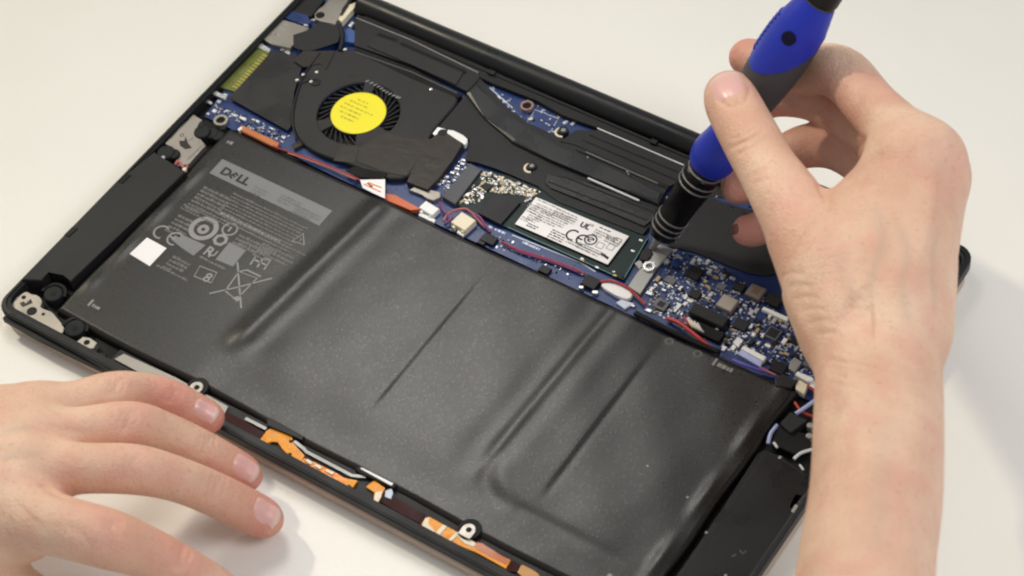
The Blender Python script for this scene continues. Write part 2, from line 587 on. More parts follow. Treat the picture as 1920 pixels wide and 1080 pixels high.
def build_battery():
    nu, nv = 420, 180
    us = np.concatenate([np.linspace(BU0, BU0 + 3, 12, endpoint=False), np.linspace(BU0 + 3, BU1 - 3, nu - 24, endpoint=False), np.linspace(BU1 - 3, BU1, 12)])
    vs = np.concatenate([np.linspace(BV0, BV0 + 3, 12, endpoint=False), np.linspace(BV0 + 3, BV1 - 3, nv - 24, endpoint=False), np.linspace(BV1 - 3, BV1, 12)])
    U, V = np.meshgrid(us, vs, indexing='ij')
    H = battery_h(U, V)
    # the outline of a wrapped pack is not ruler straight
    Uo = U + 0.35 * np.sin(V * 0.17) * ((U < BU0 + 6) * (1 - (U - BU0) / 6) + (U > BU1 - 6) * (1 - (BU1 - U) / 6))
    Vo = V + 0.45 * np.sin(U * 0.075 + 0.7) * ((V > BV1 - 8) * (1 - (BV1 - V) / 8) + (V < BV0 + 8) * (1 - (V - BV0) / 8))
    nu, nv = len(us), len(vs)
    co = np.stack([Uo, Vo, H], -1).reshape(-1, 3)
    # skirt down to the floor
    idx = np.arange(nu * nv).reshape(nu, nv)
    rim = list(idx[:, 0]) + list(idx[-1, 1:]) + list(idx[::-1, -1][1:]) + list(idx[0, ::-1][1:-1])
    sk = co[rim].copy(); sk[:, 2] = 5.7
    allco = np.concatenate([co, sk]) * S
    q = np.stack([idx[:-1, :-1], idx[1:, :-1], idx[1:, 1:], idx[:-1, 1:]], -1).reshape(-1, 4).tolist()
    b = nu * nv; n = len(rim)
    q += [[rim[i], b + i, b + (i + 1) % n, rim[(i + 1) % n]] for i in range(n)]
    me = bpy.data.meshes.new('battery')
    me.from_pydata(allco.tolist(), [], q)
    me.update()
    m = mat('battery_wrap', (29, 27, 25), 0.30, spec=0.38, bump=0.13, bscale=2000, var=0.22, vscale=1300, rvar=0.04)
    bat = mesh_obj('battery', me, m, laptop, smooth=True)
    bat['label'] = 'large black battery pack with grey printed end and creased wrap'
    z = 9.46
    # grey band with the maker's name
    plate('printed_band', RF((490, 240), (560, 165), (1145, 440), (1075, 520)), z, z - 0.1, M_band, bat, 0)
    a = P(*RF((540, 240))[0], z)[:2]
    zt = z + 0.04
    x, y = P(*RF((543, 238))[0], zt)[:2]
    hgt = 5.2
    text('lettering', 'D', (x, y), zt, hgt, M_bandink, bat, bold=0.22, sx=1.15)
    text('lettering', 'E', (x + 4.2, y + 0.9), zt, hgt * 0.86, M_bandink, bat, rot=math.radians(-28), bold=0.2)
    text('lettering', 'LL', (x + 8.0, y), zt, hgt, M_bandink, bat, bold=0.22, sx=1.1)
    for (pt, w, rows, sd) in (((730, 315), 7, 3, 3), ((875, 360), 10, 3, 4), ((955, 420), 12, 3, 5)):
        u, v = P(*RF(pt)[0], zt)[:2]
        fine_print('fine_print', u, v, u + w, rows, 1.5, 0.8, zt, M_bandpale, bat, sd)
    # rows of small print
    def fp(pt, w, rows, pitch, h, mt, sd, gap=0.5):
        u, v = P(*RF(pt)[0], z)[:2]
        fine_print('fine_print', u, v, u + w, rows, pitch, h, z, mt, bat, sd, gap)
    fp((615, 352), 39, 9, 1.6, 0.8, M_dimink, 11, 0.3)
    fp((560, 470), 44, 2, 1.7, 0.8, M_dimink, 21, 0.3)
    fp((660, 600), 14, 2, 1.8, 0.9, M_dimink, 22, 0.3)
    fp((545, 455), 46, 1, 2, 1.0, M_greyink, 12, 0.4)
    fp((455, 320), 15, 7, 1.9, 1.3, M_dimink, 13, 0.3)
    fp((350, 410), 26, 2, 1.9, 0.9, M_dimink, 14, 0.3)
    fp((645, 575), 18, 3, 2.0, 1.2, M_dimink, 15, 0.3)
    fp((770, 620), 16, 4, 2.0, 1.2, M_dimink, 16, 0.3)
    fp((435, 690), 19, 1, 2.0, 1.0, M_dimink, 17, 0.3)
    fp((205, 735), 31, 1, 2.0, 1.0, M_dimink, 18, 0.3)
    fp((290, 690), 9, 4, 1.9, 1.3, M_dimink, 19, 0.3)
    fp((320, 470), 10, 5, 2.0, 1.2, M_dimink, 20, 0.3)
    # marks
    def uv(pt, zz=z):
        return P(*RF(pt)[0], zz)[:2]
    def circle_lines(c, r, n=32):
        u, v = uv(c)
        return [(u + r * math.cos(6.2832 * i / n), v + r * math.sin(6.2832 * i / n)) for i in range(n)]
    u, v = uv((232, 545))
    def arc(u, v, r, a0, a1, n=14):
        return [(u + r * math.cos(math.radians(a0 + (a1 - a0) * i / n)), v + r * math.sin(math.radians(a0 + (a1 - a0) * i / n))) for i in range(n + 1)]
    strokes('conformity_mark', [arc(u + 0.8, v - 0.6, 3.0, 60, 300), arc(u + 7.6, v - 0.6, 3.0, 60, 300), [(u + 4.9, v - 0.6), (u + 7.4, v - 0.6)]], 0.75, z, M_greyink, bat, px=False)
    strokes('round_mark', [circle_lines((460, 535), 4.9)], 2.0, z, M_greyink, bat, True, False)
    strokes('round_mark', [circle_lines((458, 540), 1.6)], 1.5, z, M_greyink, bat, True, False)
    strokes('round_mark', [circle_lines((600, 540), 2.9)], 0.7, z, M_greyink, bat, True, False)
    u, v = uv((600, 540)); strokes('round_mark_bar', [[(u, v - 1.2), (u, v + 1.2)]], 0.8, z, M_greyink, bat, px=False)
    strokes('recycling_mark', [circle_lines((550, 597), 2.4, 7)], 1.4, z, M_greyink, bat, True, False)
    plate('printed_block', RF((285, 592), (325, 558), (470, 625), (405, 680), (345, 640)), z, z - 0.1, M_band, bat, 0)
    plate('printed_block', RF((523, 700), (598, 608), (685, 652), (615, 738)), z, z - 0.1, M_band, bat, 0)
    u, v = uv((452, 668)); text('lettering', 'R', (u, v), z, 6.2, M_greyink, bat, bold=0.15)
    u, v = uv((483, 672)); text('lettering', 'U', (u, v), z, 4.2, M_greyink, bat, bold=0.15)
    strokes('warning_triangle', [RF((932, 602), (990, 562), (995, 622))], 0.65, z, M_greyink, bat, True)
    u, v = uv((958, 608)); text('lettering', '!', (u, v), z, 3.4, M_greyink, bat)
    strokes('printed_frame', [RF((410, 790), (440, 735), (530, 770), (500, 825))], 0.5, z, M_greyink, bat, True)
    u, v = uv((448, 808)); text('lettering', '8', (u, v), z, 6.0, M_greyink, bat, bold=0.1)
    strokes('printed_grid', [RF((708, 728), (745, 672), (815, 705), (782, 755)), RF((726, 700), (798, 732)), RF((745, 742), (780, 690))], 0.8, z, M_greyink, bat)
    # crossed-out bin
    strokes('crossed_bin_mark', [RF((490, 882), (655, 845), (825, 800)), RF((640, 715), (650, 840), (660, 960)),
                                 RF((575, 868), (648, 765), (745, 800), (632, 915), (575, 868)), RF((652, 765), (690, 756), (765, 792))], 0.65, z, M_greyink, bat)
    plate('printed_block', RF((612, 905), (640, 895), (655, 912), (640, 925)), z, z - 0.1, M_greyink, bat, 0)
    # white square sticker
    plate('white_sticker', RF((65, 670), (158, 583), (262, 640), (172, 735)), z + 0.1, z - 0.1, M_label, bat, 0.03)
    # corner marks and test-point rings
    for pt, n_, sd in (((165, 568), 9, 31), ((418, 262), 6, 32), ((1335, 680), 9, 33), ((1128, 1072), 6, 34)):
        q = P(*pt, z)[:2]
        if n_ == 9:
            plate_mm('printed_bar', box_xy(q[0] + 0.8, q[1] + 0.6, 0.9, 3.2), z + 0.35 * (sd == 33), z - 0.1, M_greyink, bat, 0)
        zz = battery_h(np.array([q[0] + 4.0]), np.array([q[1]]))[0] + 0.09
        fine_print('fine_print', q[0] + 2.2, q[1] - 0.6, q[0] + 2 + n_, 1, 2, 1.6, zz, M_greyink, bat, sd, 0.3, 1.0)
    for pt in ((1255, 639), (1308, 663)):
        q = P(*pt, z + 0.3)[:2]
        zz = battery_h(np.array([q[0]]), np.array([q[1]]))[0]
        ring('printed_ring', None, 1.7, 1.0, zz + 0.12, zz - 0.3, M_dimink, bat, 24, uv=q)
    rnd = random.Random(5)
    for pt in ((1289, 933), (1326, 998), (1214, 875), (760, 980)):
        q = P(*pt, z)[:2]
        zz = battery_h(np.array([q[0]]), np.array([q[1]]))[0]
        plate_mm('dust_speck', circ(q[0], q[1], 0.45, 6), zz + 0.3, zz - 0.1, M_dust, bat, 0.1)


build_battery()


# ------------------------------------------------------------------ main board
ZB = 7.0


def build_board():
    xy = [(6, 119.2), (22, 119.2), (24, 123), (60, 119.6), (200, 119.2), (299, 118), (299, 158), (284, 176), (281, 192.6), (28, 192.6), (22, 199), (4, 199), (3.2, 140)]
    board = plate_mm('main_board', xy, ZB, 5.9, M_pcb, laptop, 0.05)
    board['label'] = 'dark blue circuit board carrying chips and connectors'
    zs = ZB + 0.06
    # silkscreen near the heat pipe
    strokes('silkscreen_frame', [RB((345, 370), (420, 425), (470, 345), (610, 400), (555, 495), (440, 440))], 0.35, zs, M_silk, board)
    strokes('silkscreen_line', [RB((190, 210), (330, 335))], 0.5, zs, M_silk, board)
    for i, (a, b) in enumerate(((245, 275), (285, 300), (330, 360), (440, 405), (430, 450), (545, 492), (655, 425), (700, 432))):
        u, v = P(*RB((a, b))[0], ZB)[:2]
        plate_mm('solder_pad', box_xy(u, v, 2.0, 1.3, 0.2 * i), ZB + 0.35, ZB - 0.1, M_solder, board, 0.08)
    def boss(pt, r1=3.0, r0=1.9, mt=M_bright, z1=8.6):
        ring('screw_boss', pt, r1, r0, z1, 5.9, mt, board)
        disc('screw_hole', pt, r0 - 0.05, z1 - 0.9, 5.9, M_deep, board, 0)
    boss((988, 197), 2.7, 1.8, mat('brown_pink_ring', (150, 120, 112), 0.45))
    boss((413.6, 224.5), 3.0, 1.8, M_silver)
    # left strip: small parts
    for i, (a, b, w, d) in enumerate(((650, 85, 3.2, 1.2), (770, 135, 2.0, 2.4), (705, 205, 1.8, 1.6), (650, 315, 1.6, 1.6), (575, 350, 1.4, 1.2), (885, 365, 3.0, 1.2), (990, 405, 3.0, 1.2),
                                      (800, 315, 1.5, 1.0), (1115, 420, 1.6, 1.0), (1165, 440, 1.5, 1.0), (1330, 525, 2.4, 1.0), (1475, 630, 1.8, 1.2), (600, 215, 1.5, 1.0), (560, 195, 1.2, 1.6))):
        u, v = P(*RN((a, b))[0], ZB)[:2]
        plate_mm('capacitor', box_xy(u, v, w, d), ZB + 0.7, ZB - 0.05, M_solder if i % 3 else M_white, board, 0.15)
    # orange ribbon connector beside the battery corner
    rb = plate('ribbon_connector', RN((925, 520), (975, 470), (1420, 680), (1385, 745)), ZB + 1.6, ZB - 0.1, M_fpc, board, 0.25)
    strokes('contact_line', [RN((985, 530), (1380, 715)), RN((1000, 505), (1395, 690))], 0.3, ZB + 1.66, M_copper, board)
    plate('connector_lock', RN((922, 522), (960, 490), (985, 505), (945, 540)), ZB + 1.8, ZB, M_white, board, 0.1)
    # card slot
    slot = plate('card_slot', RA((335, 275), (412, 322), (205, 565), (100, 530)), ZB + 1.0, ZB - 0.1, M_memgreen, board, 0.2)
    for k in range(13):
        t = (k + 0.5) / 13
        a = np.array(RA((392, 335))[0]) * (1 - t) + np.array(RA((195, 545))[0]) * t
        u, v = P(*a, ZB + 1.0)[:2]
        plate_mm('contact', box_xy(u, v, 3.2, 0.85), ZB + 1.2, ZB + 0.9, M_gold, board, 0.05)
    plate('slot_edge', RA((318, 262), (345, 255), (418, 300), (405, 322), (330, 285)), ZB + 1.5, ZB, M_bright, board, 0.1)
    plate('slot_edge', RA((60, 575), (75, 555), (150, 590), (140, 612)), ZB + 1.5, ZB, M_bright, board, 0.1)
    # stamped shield of the port beside it
    sh = plate('port_shield', RMM((50, 465), (275, 230), (480, 290), (670, 355), (640, 385), (470, 438), (465, 500), (480, 560), (430, 608), (200, 558)), ZB + 2.2, ZB - 0.1, M_silver, board, 0.2)
    for (a, b) in ((330, 300), (300, 360), (230, 430), (170, 410)):
        plate('shield_slot', RMM((a, b), (a + 14, b - 16), (a + 90, b + 12), (a + 76, b + 28)), ZB + 2.26, ZB + 2.0, M_greybar, board, 0)
    for (a, b) in ((465, 270), (540, 300), (655, 195), (725, 265), (640, 365), (400, 665), (340, 640)):
        u, v = P(*RMM((a, b))[0], ZB)[:2]
        plate_mm('capacitor', box_xy(u, v, 1.9, 1.2, 0.3), ZB + 0.8 + (1.5 if a == 640 else 0), ZB - 0.05, M_solder, board, 0.15)
    plate('port_housing', RMM((300, 215), (480, -10), (870, -10), (700, 210), (560, 190)), ZB + 2.0, ZB - 0.1, M_black, board, 0.3)
    plate('blue_connector', RMM((360, 225), (440, 135), (650, 190), (700, 290), (600, 310)), ZB + 2.1, ZB, M_pcb, board, 0.1)
    br = plate('port_bracket', RMM((745, 170), (800, 105), (850, 90), (905, 10), (960, -40), (1200, -40), (1090, 100), (1060, 200), (1000, 310), (900, 285), (820, 268), (745, 235)), ZB + 3.2, ZB - 0.1, M_silver, board, 0.25)
    disc('bracket_hole', RMM((812, 190))[0], 1.9, ZB + 3.25, ZB + 2.6, M_deep, board, 0)
    plate('bracket_arm', RMM((1030, 235), (1170, 60), (1300, 10), (1290, 45), (1230, 110), (1085, 275)), ZB + 3.0, ZB - 0.1, M_cream, board, 0.3)
    plate('bracket_slot', RMM((1060, 190), (1150, 50), (1180, 60), (1090, 195)), ZB + 3.28, ZB + 2.4, M_tape, board, 0)
    plate('blue_foam', RMM((1115, 420), (1160, 350), (1270, 390), (1250, 545), (1115, 520)), ZB + 2.0, ZB, mat('blue_foam_pad', (52, 86, 146), 0.6), board, 0.3)
    plate('bracket_clip', RMM((1170, 315), (1215, 265), (1245, 285), (1200, 340)), ZB + 2.8, ZB, M_bright, board, 0.2)
    plate('bracket_clip', RMM((355, 655), (400, 640), (440, 665), (420, 692)), ZB + 2.2, ZB, M_bright, board, 0.2)
    # slot socket strip beside the fan cable
    for k, (a, b) in enumerate(((285, 160), (255, 190), (225, 215), (190, 240), (165, 265), (140, 285), (300, 140))):
        u, v = P(*RC((a, b))[0], ZB)[:2]
        plate_mm('capacitor', box_xy(u, v, 1.8, 1.0, 0.2), ZB + 0.7, ZB - 0.05, M_solder, board, 0.1)
    # white cable plugs along the battery edge
    for c, w, d, h, mt in (((80, 425), 7.0, 4.2, 2.4, M_white), ((290, 505), 7.2, 6.4, 3.0, M_cream)):
        u, v = P(*RC(c)[0], ZB + h)[:2]
        plug = plate_mm('cable_plug', box_xy(u, v, w, d, -0.12), ZB + h, ZB - 0.1, mt, board, 0.3)
        for e in (-1, 1):
            plate_mm('plug_ear', box_xy(u + e * w * 0.3, v - d * 0.56, 1.2, 1.0, -0.12), ZB + h - 0.8, ZB - 0.1, mt, board, 0.15)
    for pts in (((15, 470), (25, 450), (120, 495), (110, 515)), ((250, 575), (258, 560), (300, 578), (290, 600))):
        plate('plug_base', RC(*pts), ZB + 1.0, ZB, M_white, board, 0.15)
    plate('white_tag', [(675, 337), (722, 336), (722, 372), (700, 362), (680, 352)], ZB + 3.4, ZB + 3.1, M_label, board, 0.03)
    strokes('tag_print', [[(682, 345), (714, 360)], [(690, 342), (716, 352)]], 0.5, ZB + 3.45, M_copper, board)
    plate('orange_tape', [(724, 362), (742, 366), (790, 392), (770, 394), (722, 374)], ZB + 1.8, ZB, mat('orange_tape', (196, 96, 52), 0.4), board, 0.1)
    # printed line of white marks below the drive
    for p0, p1, sd in (((480, 560), (590, 608), 41), ((650, 640), (795, 705), 42), ((1010, 745), (1110, 815), 43), ((440, 545), (480, 565), 44)):
        a = P(*RC(p0)[0], ZB)[:2]; b = P(*RC(p1)[0], ZB)[:2]
        fine_print('silkscreen_text', a[0], a[1], b[0], 1, 1, 1.1, zs, M_silk, board, sd, 0.3, 1.0)
    strokes('silkscreen_line', [RC((590, 590), (1010, 760), (1100, 815))], 0.5, zs, M_silk, board)
    # black parts on that strip
    for c, w, d, h in (((447, 612), 6.0, 4.0, 1.6), ((790, 800), 4.2, 3.2, 1.4), ((1072, 876), 6.0, 5.0, 2.2), ((405, 628), 3.0, 3.0, 1.2)):
        u, v = P(*RC(c)[0], ZB + h)[:2]
        plate_mm('chip', box_xy(u, v, w, d), ZB + h, ZB - 0.1, M_chip, board, 0.15)
    for a, b, w in ((1015, 925, 1.8), (1100, 955, 2.2), (1020, 750, 1.4), (1215, 830, 1.2)):
        u, v = P(*RC((a, b))[0], ZB)[:2]
        plate_mm('capacitor', box_xy(u, v, w, w * 0.7, 0.4), ZB + 1.5, ZB - 0.05, M_solder, board, 0.2)
    plate('white_cable_sleeve', RC((1130, 905), (1150, 875), (1250, 895), (1335, 950), (1310, 985), (1250, 975)), ZB + 1.9, ZB + 0.2, M_white, board, 0.4, 1)
    plate('white_cable_sleeve', RC((1225, 1005), (1260, 985), (1340, 1010), (1280, 1045)), ZB + 1.0, ZB, M_silk, board, 0.2)

    # right-hand cluster: the parts one can pick out
    def comp(name, pts, h, mt, bev=0.2):
        return plate(name, RD(*pts), ZB + h, ZB - 0.1, mt, board, bev)
    def cbox(name, c, w, d, h, mt, bev=0.2, legs=0):
        u, v = P(*RD(c)[0], ZB + h)[:2]
        plate_mm(name, box_xy(u, v, w, d), ZB + h, ZB - 0.1, mt, board, bev)
        for k in range(legs):
            for e in (-1, 1):
                plate_mm('chip_leg', box_xy(u - w / 2 + w * (k + 0.5) / legs, v + e * (d / 2 + 0.3), w / legs * 0.45, 0.7), ZB + 0.3, ZB - 0.05, M_solder, board, 0)
    M_ind2 = mat('inductor_brown_grey', (112, 102, 96), 0.45, metal=0.3)
    cbox('inductor', (575, 378), 6.6, 6.2, 2.4, M_inductor, 0.5)
    cbox('inductor', (712, 323), 6.2, 5.8, 2.2, M_ind2, 0.5)
    cbox('inductor_core', (714, 320), 2.6, 2.6, 2.3, mat('inductor_core_brown', (96, 74, 60), 0.5), 0.1)
    cbox('chip', (800, 362), 5.6, 5.0, 1.8, M_chip)
    cbox('battery_connector', (487, 436), 14.5, 5.0, 3.2, M_black, 0.4)
    cbox('connector_body', (470, 510), 14.0, 4.6, 1.8, M_deep, 0.3)
    cbox('chip', (256, 386), 5.2, 4.6, 1.2, M_chipgrey)
    cbox('chip_window', (257, 385), 2.6, 2.4, 1.3, M_chip, 0.05)
    cbox('chip', (418, 232), 5.4, 5.6, 1.5, M_chip, 0.2, 5)
    cbox('chip', (418, 335), 4.4, 3.4, 1.4, M_chip, 0.15, 3)
    cbox('chip', (642, 482), 5.2, 4.6, 1.4, M_chip, 0.15, 4)
    cbox('chip', (795, 525), 5.0, 5.0, 1.3, M_chipgrey)
    cbox('chip_window', (795, 524), 4.0, 4.0, 1.38, M_chip, 0.05)
    cbox('chip', (822, 688), 5.4, 4.8, 1.6, M_chip, 0.15, 4)
    cbox('chip', (632, 300), 4.0, 3.6, 1.4, M_chip, 0.15, 3)
    cbox('chip', (330, 185), 3.2, 3.2, 1.2, M_pcb, 0.1, 3)
    cbox('chip', (300, 270), 4.2, 2.6, 1.0, M_chipgrey, 0.1, 4)
    cbox('chip', (905, 560), 3.8, 3.2, 1.2, M_chip, 0.1, 4)
    cbox('chip', (545, 300), 3.4, 2.6, 1.1, M_chipgrey, 0.1, 3)
    # parts on the stretch of board below the wrist
    for k, (u, v, w, d, h, mt) in enumerate(((268, 150, 7, 6, 1.6, M_chip), (282, 144, 5, 5, 2.2, M_inductor), (290, 132, 6, 4, 1.4, M_chip), (275, 132, 4, 4, 1.2, M_chipgrey), (292, 150, 5, 8, 2.4, M_black), (283, 124, 6, 3, 1.8, M_white), (262, 162, 8, 4, 1.4, M_chip))):
        plate_mm('chip', box_xy(u, v, w, d), ZB + h, ZB - 0.1, mt, board, 0.2)
    comp('ribbon_latch', ((640, 600), (655, 585), (765, 640), (750, 662)), 2.0, M_white, 0.25)
    comp('ribbon_socket', ((625, 625), (645, 600), (750, 655), (735, 690)), 1.4, M_bluewire, 0.2)
    comp('ribbon_latch', ((740, 410), (752, 397), (872, 450), (862, 468)), 1.6, M_white, 0.2)
    comp('crystal_can', ((600, 570), (625, 540), (655, 560), (628, 595)), 1.6, M_solder, 0.25)
    comp('shield_can', ((880, 660), (900, 640), (935, 665), (900, 715), (870, 695)), 1.6, M_greybar)
    comp('cable_plug', ((900, 725), (915, 708), (992, 742), (985, 760), (960, 758)), 2.8, M_white, 0.3)
    comp('cable_plug', ((905, 765), (925, 750), (965, 775), (945, 820), (905, 795)), 2.4, M_cream, 0.3)
    comp('foam_pad', ((805, 745), (840, 720), (915, 755), (880, 790), (805, 780)), 3.2, M_sheet, 0.3)
    comp('foam_pad', ((828, 960), (880, 905), (960, 945), (880, 1005)), 3.6, M_sheet, 0.3)
    comp('cable_boot', ((800, 985), (830, 965), (960, 1010), (990, 1080), (900, 1110), (790, 1060)), 2.2, M_deep, 0.5)
    # smaller passives, each one placed in the cluster
    rnd = random.Random(21)
    spots = [(300, 195), (325, 215), (350, 170), (330, 165), (285, 185), (240, 270), (255, 290), (295, 305), (350, 315), (270, 325), (230, 300), (410, 185), (440, 180), (480, 190),
             (490, 235), (520, 262), (515, 215), (470, 280), (480, 305), (455, 300), (560, 255), (600, 265), (575, 240), (460, 350), (480, 365), (495, 345), (375, 355), (395, 375), (340, 400),
             (325, 420), (355, 440), (370, 390), (640, 420), (660, 400), (690, 430), (715, 420), (700, 450), (720, 470), (690, 500), (720, 520), (735, 500), (745, 545), (700, 540), (600, 515), (580, 545),
             (570, 580), (605, 600), (560, 605), (655, 550), (690, 575), (725, 580), (850, 500), (870, 540), (850, 570), (880, 590), (910, 600), (905, 640), (820, 600), (835, 625), (930, 640),
             (860, 630), (800, 580), (770, 590), (900, 560), (780, 450), (800, 470), (830, 470), (650, 470), (520, 520), (545, 535), (200, 340), (210, 320), (195, 420), (145, 445), (120, 400)]
    for k, (a, b) in enumerate(spots):
        u, v = P(*RD((a, b))[0], ZB)[:2]
        w, d = rnd.choice(((1.7, 1.0), (2.2, 1.2), (1.3, 1.3), (2.6, 1.5), (1.5, 0.9)))
        if rnd.random() < 0.5: w, d = d, w
        mt = rnd.choice((M_solder, M_solder, M_ceramic, M_chip, M_white, M_solder))
        plate_mm('capacitor', box_xy(u, v, w, d, rnd.uniform(-0.05, 0.05)), ZB + rnd.uniform(0.6, 1.1), ZB - 0.05, mt, board, 0.15)
    # countless specks of solder and silkscreen round them
    bm = bmesh.new()
    polys = [RD((190, 330), (300, 120), (520, 190), (640, 270), (880, 440), (1000, 640), (990, 760), (800, 730), (560, 600), (200, 430)),
             RB((190, 190), (480, 300), (760, 440), (600, 500), (420, 440), (300, 340)),
             RC((440, 570), (1180, 880), (1000, 900), (430, 650)), RN((600, 180), (1550, 600), (1450, 690), (700, 330)),
             [(1340, 330), (1420, 350), (1440, 420), (1330, 375)], RC((150, 270), (280, 130), (330, 150), (170, 340))]
    def inside(p, poly):
        c = False
        for i in range(len(poly)):
            x1, y1 = poly[i]; x2, y2 = poly[i - 1]
            if (y1 > p[1]) != (y2 > p[1]) and p[0] < (x2 - x1) * (p[1] - y1) / (y2 - y1) + x1:
                c = not c
        return c
    polys.append([(1530, 560), (1700, 600), (1640, 720), (1550, 760)])
    for poly, cnt in zip(polys, (1000, 40, 60, 90, 40, 60, 160)):
        xs = [p[0] for p in poly]; ys = [p[1] for p in poly]
        k = 0
        while k < cnt:
            p = (rnd.uniform(min(xs), max(xs)), rnd.uniform(min(ys), max(ys)))
            if not inside(p, poly): continue
            k += 1
            u, v = P(*p, ZB)[:2]
            w = rnd.uniform(0.35, 1.25); d = rnd.uniform(0.3, 0.65)
            if rnd.random() < 0.5: w, d = d, w
            z1 = ZB + rnd.choice((0.08, 0.12, 0.35, 0.5))
            n0 = len(bm.faces)
            prism_bm(bm, box_xy(u, v, w, d), ZB - 0.05, z1, 0)
            bm.faces.ensure_lookup_table()
            mi = rnd.choice((0, 0, 1, 2, 3, 3))
            for f in bm.faces[n0:]:
                f.material_index = mi
    o = from_bm('solder_specks', bm, [M_solder, M_silk, M_ceramic, M_chip], board)
    o['kind'] = 'stuff'


build_board()


# ------------------------------------------------------------------ fan and cooling
def build_cooling():
    zf = 9.6
    outline = mm([(650, 88), (700, 108), (790, 146), (869, 180), (838, 214), (808, 248), (798, 275), (780, 322), (752, 336), (720, 334), (650, 304), (600, 290), (566, 268), (550, 240), (549, 205), (556, 165), (575, 130), (610, 98)], zf)
    outline = [tuple(p) for p in chaikin(outline, 2)]
    fu, fv = P(672, 212, zf)[:2]
    # housing plate with a round intake
    r_in = 16.6
    bm = bmesh.new()
    n = 72
    inner = circ(fu, fv, r_in, n)
    out = []
    k = len(outline)
    # sample outline by angle so that the two loops pair up
    for i in range(n):
        a = 2 * math.pi * i / n
        d = np.array([math.cos(a), math.sin(a)])
        best = None
        for j in range(k):
            p = np.array(outline[j]) - (fu, fv); q = np.array(outline[(j + 1) % k]) - (fu, fv)
            e = q - p
            den = d[0] * e[1] - d[1] * e[0]
            if abs(den) < 1e-9: continue
            t = (p[0] * e[1] - p[1] * e[0]) / den
            s = (p[0] * d[1] - p[1] * d[0]) / den
            if t > 0 and -1e-6 <= s <= 1 + 1e-6:
                best = t if best is None else max(best, t)
        out.append((fu + d[0] * best, fv + d[1] * best))
    rows = []
    def lp(pts, z): return [bm.verts.new((x * S, y * S, z * S)) for x, y in pts]
    shrink = [(fu + (x - fu) * 0.985, fv + (y - fv) * 0.985) for x, y in out]
    rows = [lp(out, 5.8), lp(out, zf - 0.4), lp(shrink, zf), lp(circ(fu, fv, r_in + 0.4, n), zf), lp(inner, zf - 0.4), lp(inner, 8.6)]
    for A, B in zip(rows, rows[1:]):
        for i in range(n):
            bm.faces.new((A[i], A[(i + 1) % n], B[(i + 1) % n], B[i]))
    fan = from_bm('cooling_fan', bm, M_fan, laptop)
    fan['label'] = 'black cooling fan with round yellow sticker on its hub'
    plate_mm('fan_well', circ(fu, fv, r_in + 0.5, 48), 7.2, 5.8, M_deep, fan, 0)
    # impeller blades
    nb = 34
    for i in range(nb):
        a = 2 * math.pi * i / nb
        bm = bmesh.new()
        c, s = math.cos(a + 0.30), math.sin(a + 0.30)
        c0, s0 = math.cos(a), math.sin(a)
        p0 = np.array([fu + 11.5 * c0, fv + 11.5 * s0]); p1 = np.array([fu + 16.2 * c, fv + 16.2 * s])
        t = (p1 - p0) / np.linalg.norm(p1 - p0); nn = np.array([-t[1], t[0]]) * 0.28
        prism_bm(bm, [tuple(p0 + nn), tuple(p0 - nn), tuple(p1 - nn), tuple(p1 + nn)], 7.15, 8.7, 0)
        from_bm('blade', bm, M_black, fan)
    # cover arms that close parts of the intake, the hub
    for a0, a1 in ((-1.00, -0.15), (1.75, 2.05), (3.90, 4.25)):
        ring('cover_arm', None, r_in + 0.3, 10.0, zf - 0.02, zf - 0.9, M_fan, fan, 10, uv=(fu, fv), a0=a0, a1=a1)
    plate_mm('fan_hub', circ(fu, fv, 11.6, 48), zf - 0.1, 6.5, M_black, fan, 0.3)
    st = plate_mm('round_sticker', circ(fu, fv, 11.1, 56), zf + 0.12, zf - 0.2, M_yellow, fan, 0.03)
    for k, (dy, w) in enumerate(((5.6, 9), (3.6, 14), (1.4, 16), (-0.8, 17), (-3.0, 14), (-5.2, 10))):
        fine_print('sticker_print', fu - w / 2, fv + dy, fu + w / 2, 1, 1, 0.55, zf + 0.17, M_yellowink, fan, 60 + k, 0.6)
    # row of tiny punched dots over the intake
    pth = spline([P(*p, zf) for p in RA((890, 462), (960, 478), (1060, 520), (1130, 565), (1205, 600))], 4)
    for i, p in enumerate(pth):
        plate_mm('punched_dot', box_xy(p[0], p[1], 0.55, 1.5, -0.6), zf + 0.06, zf - 0.1, M_tape if i < 6 else M_greyink, fan, 0)
    # housing seam strip and tabs
    tube('housing_seam', [P(*p, zf + 0.1) for p in ((600, 100), (572, 138), (556, 180), (549, 225), (556, 262))], 0.5, M_black, fan)
    for pt, r in ((RA((620, 480))[0], 1.8), (RA((690, 500))[0], 1.5)):
        ring('screw', pt, r + 0.7, r - 0.5, zf + 0.4, zf - 1, M_black, fan)
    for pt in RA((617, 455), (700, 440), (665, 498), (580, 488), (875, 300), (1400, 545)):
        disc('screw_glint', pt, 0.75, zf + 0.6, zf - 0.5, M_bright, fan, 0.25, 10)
    plate('foot_tab', RA((545, 880), (600, 860), (615, 885), (560, 915)), 8.6, 6.0, M_tape, fan, 0.2)
    plate('fan_label_patch', RA((850, 890), (960, 905), (930, 1000), (800, 985)), zf + 0.12, zf - 0.1, M_tape, fan, 0.04)
    # smoky film to the left of the fan and folded black tape above it
    plate('plastic_film', RA((430, 305), (560, 330), (612, 400), (560, 560), (545, 770), (520, 800), (160, 600), (290, 460)), 8.9, 8.6, M_film, laptop, 0.1)
    plate('black_tape', RMM((470, 440), (640, 390), (720, 355), (800, 275), (1040, 320), (1070, 420), (1040, 530), (870, 590), (700, 640), (600, 640), (480, 600)), 10.0, 9.7, M_sheet, laptop, 0.1)
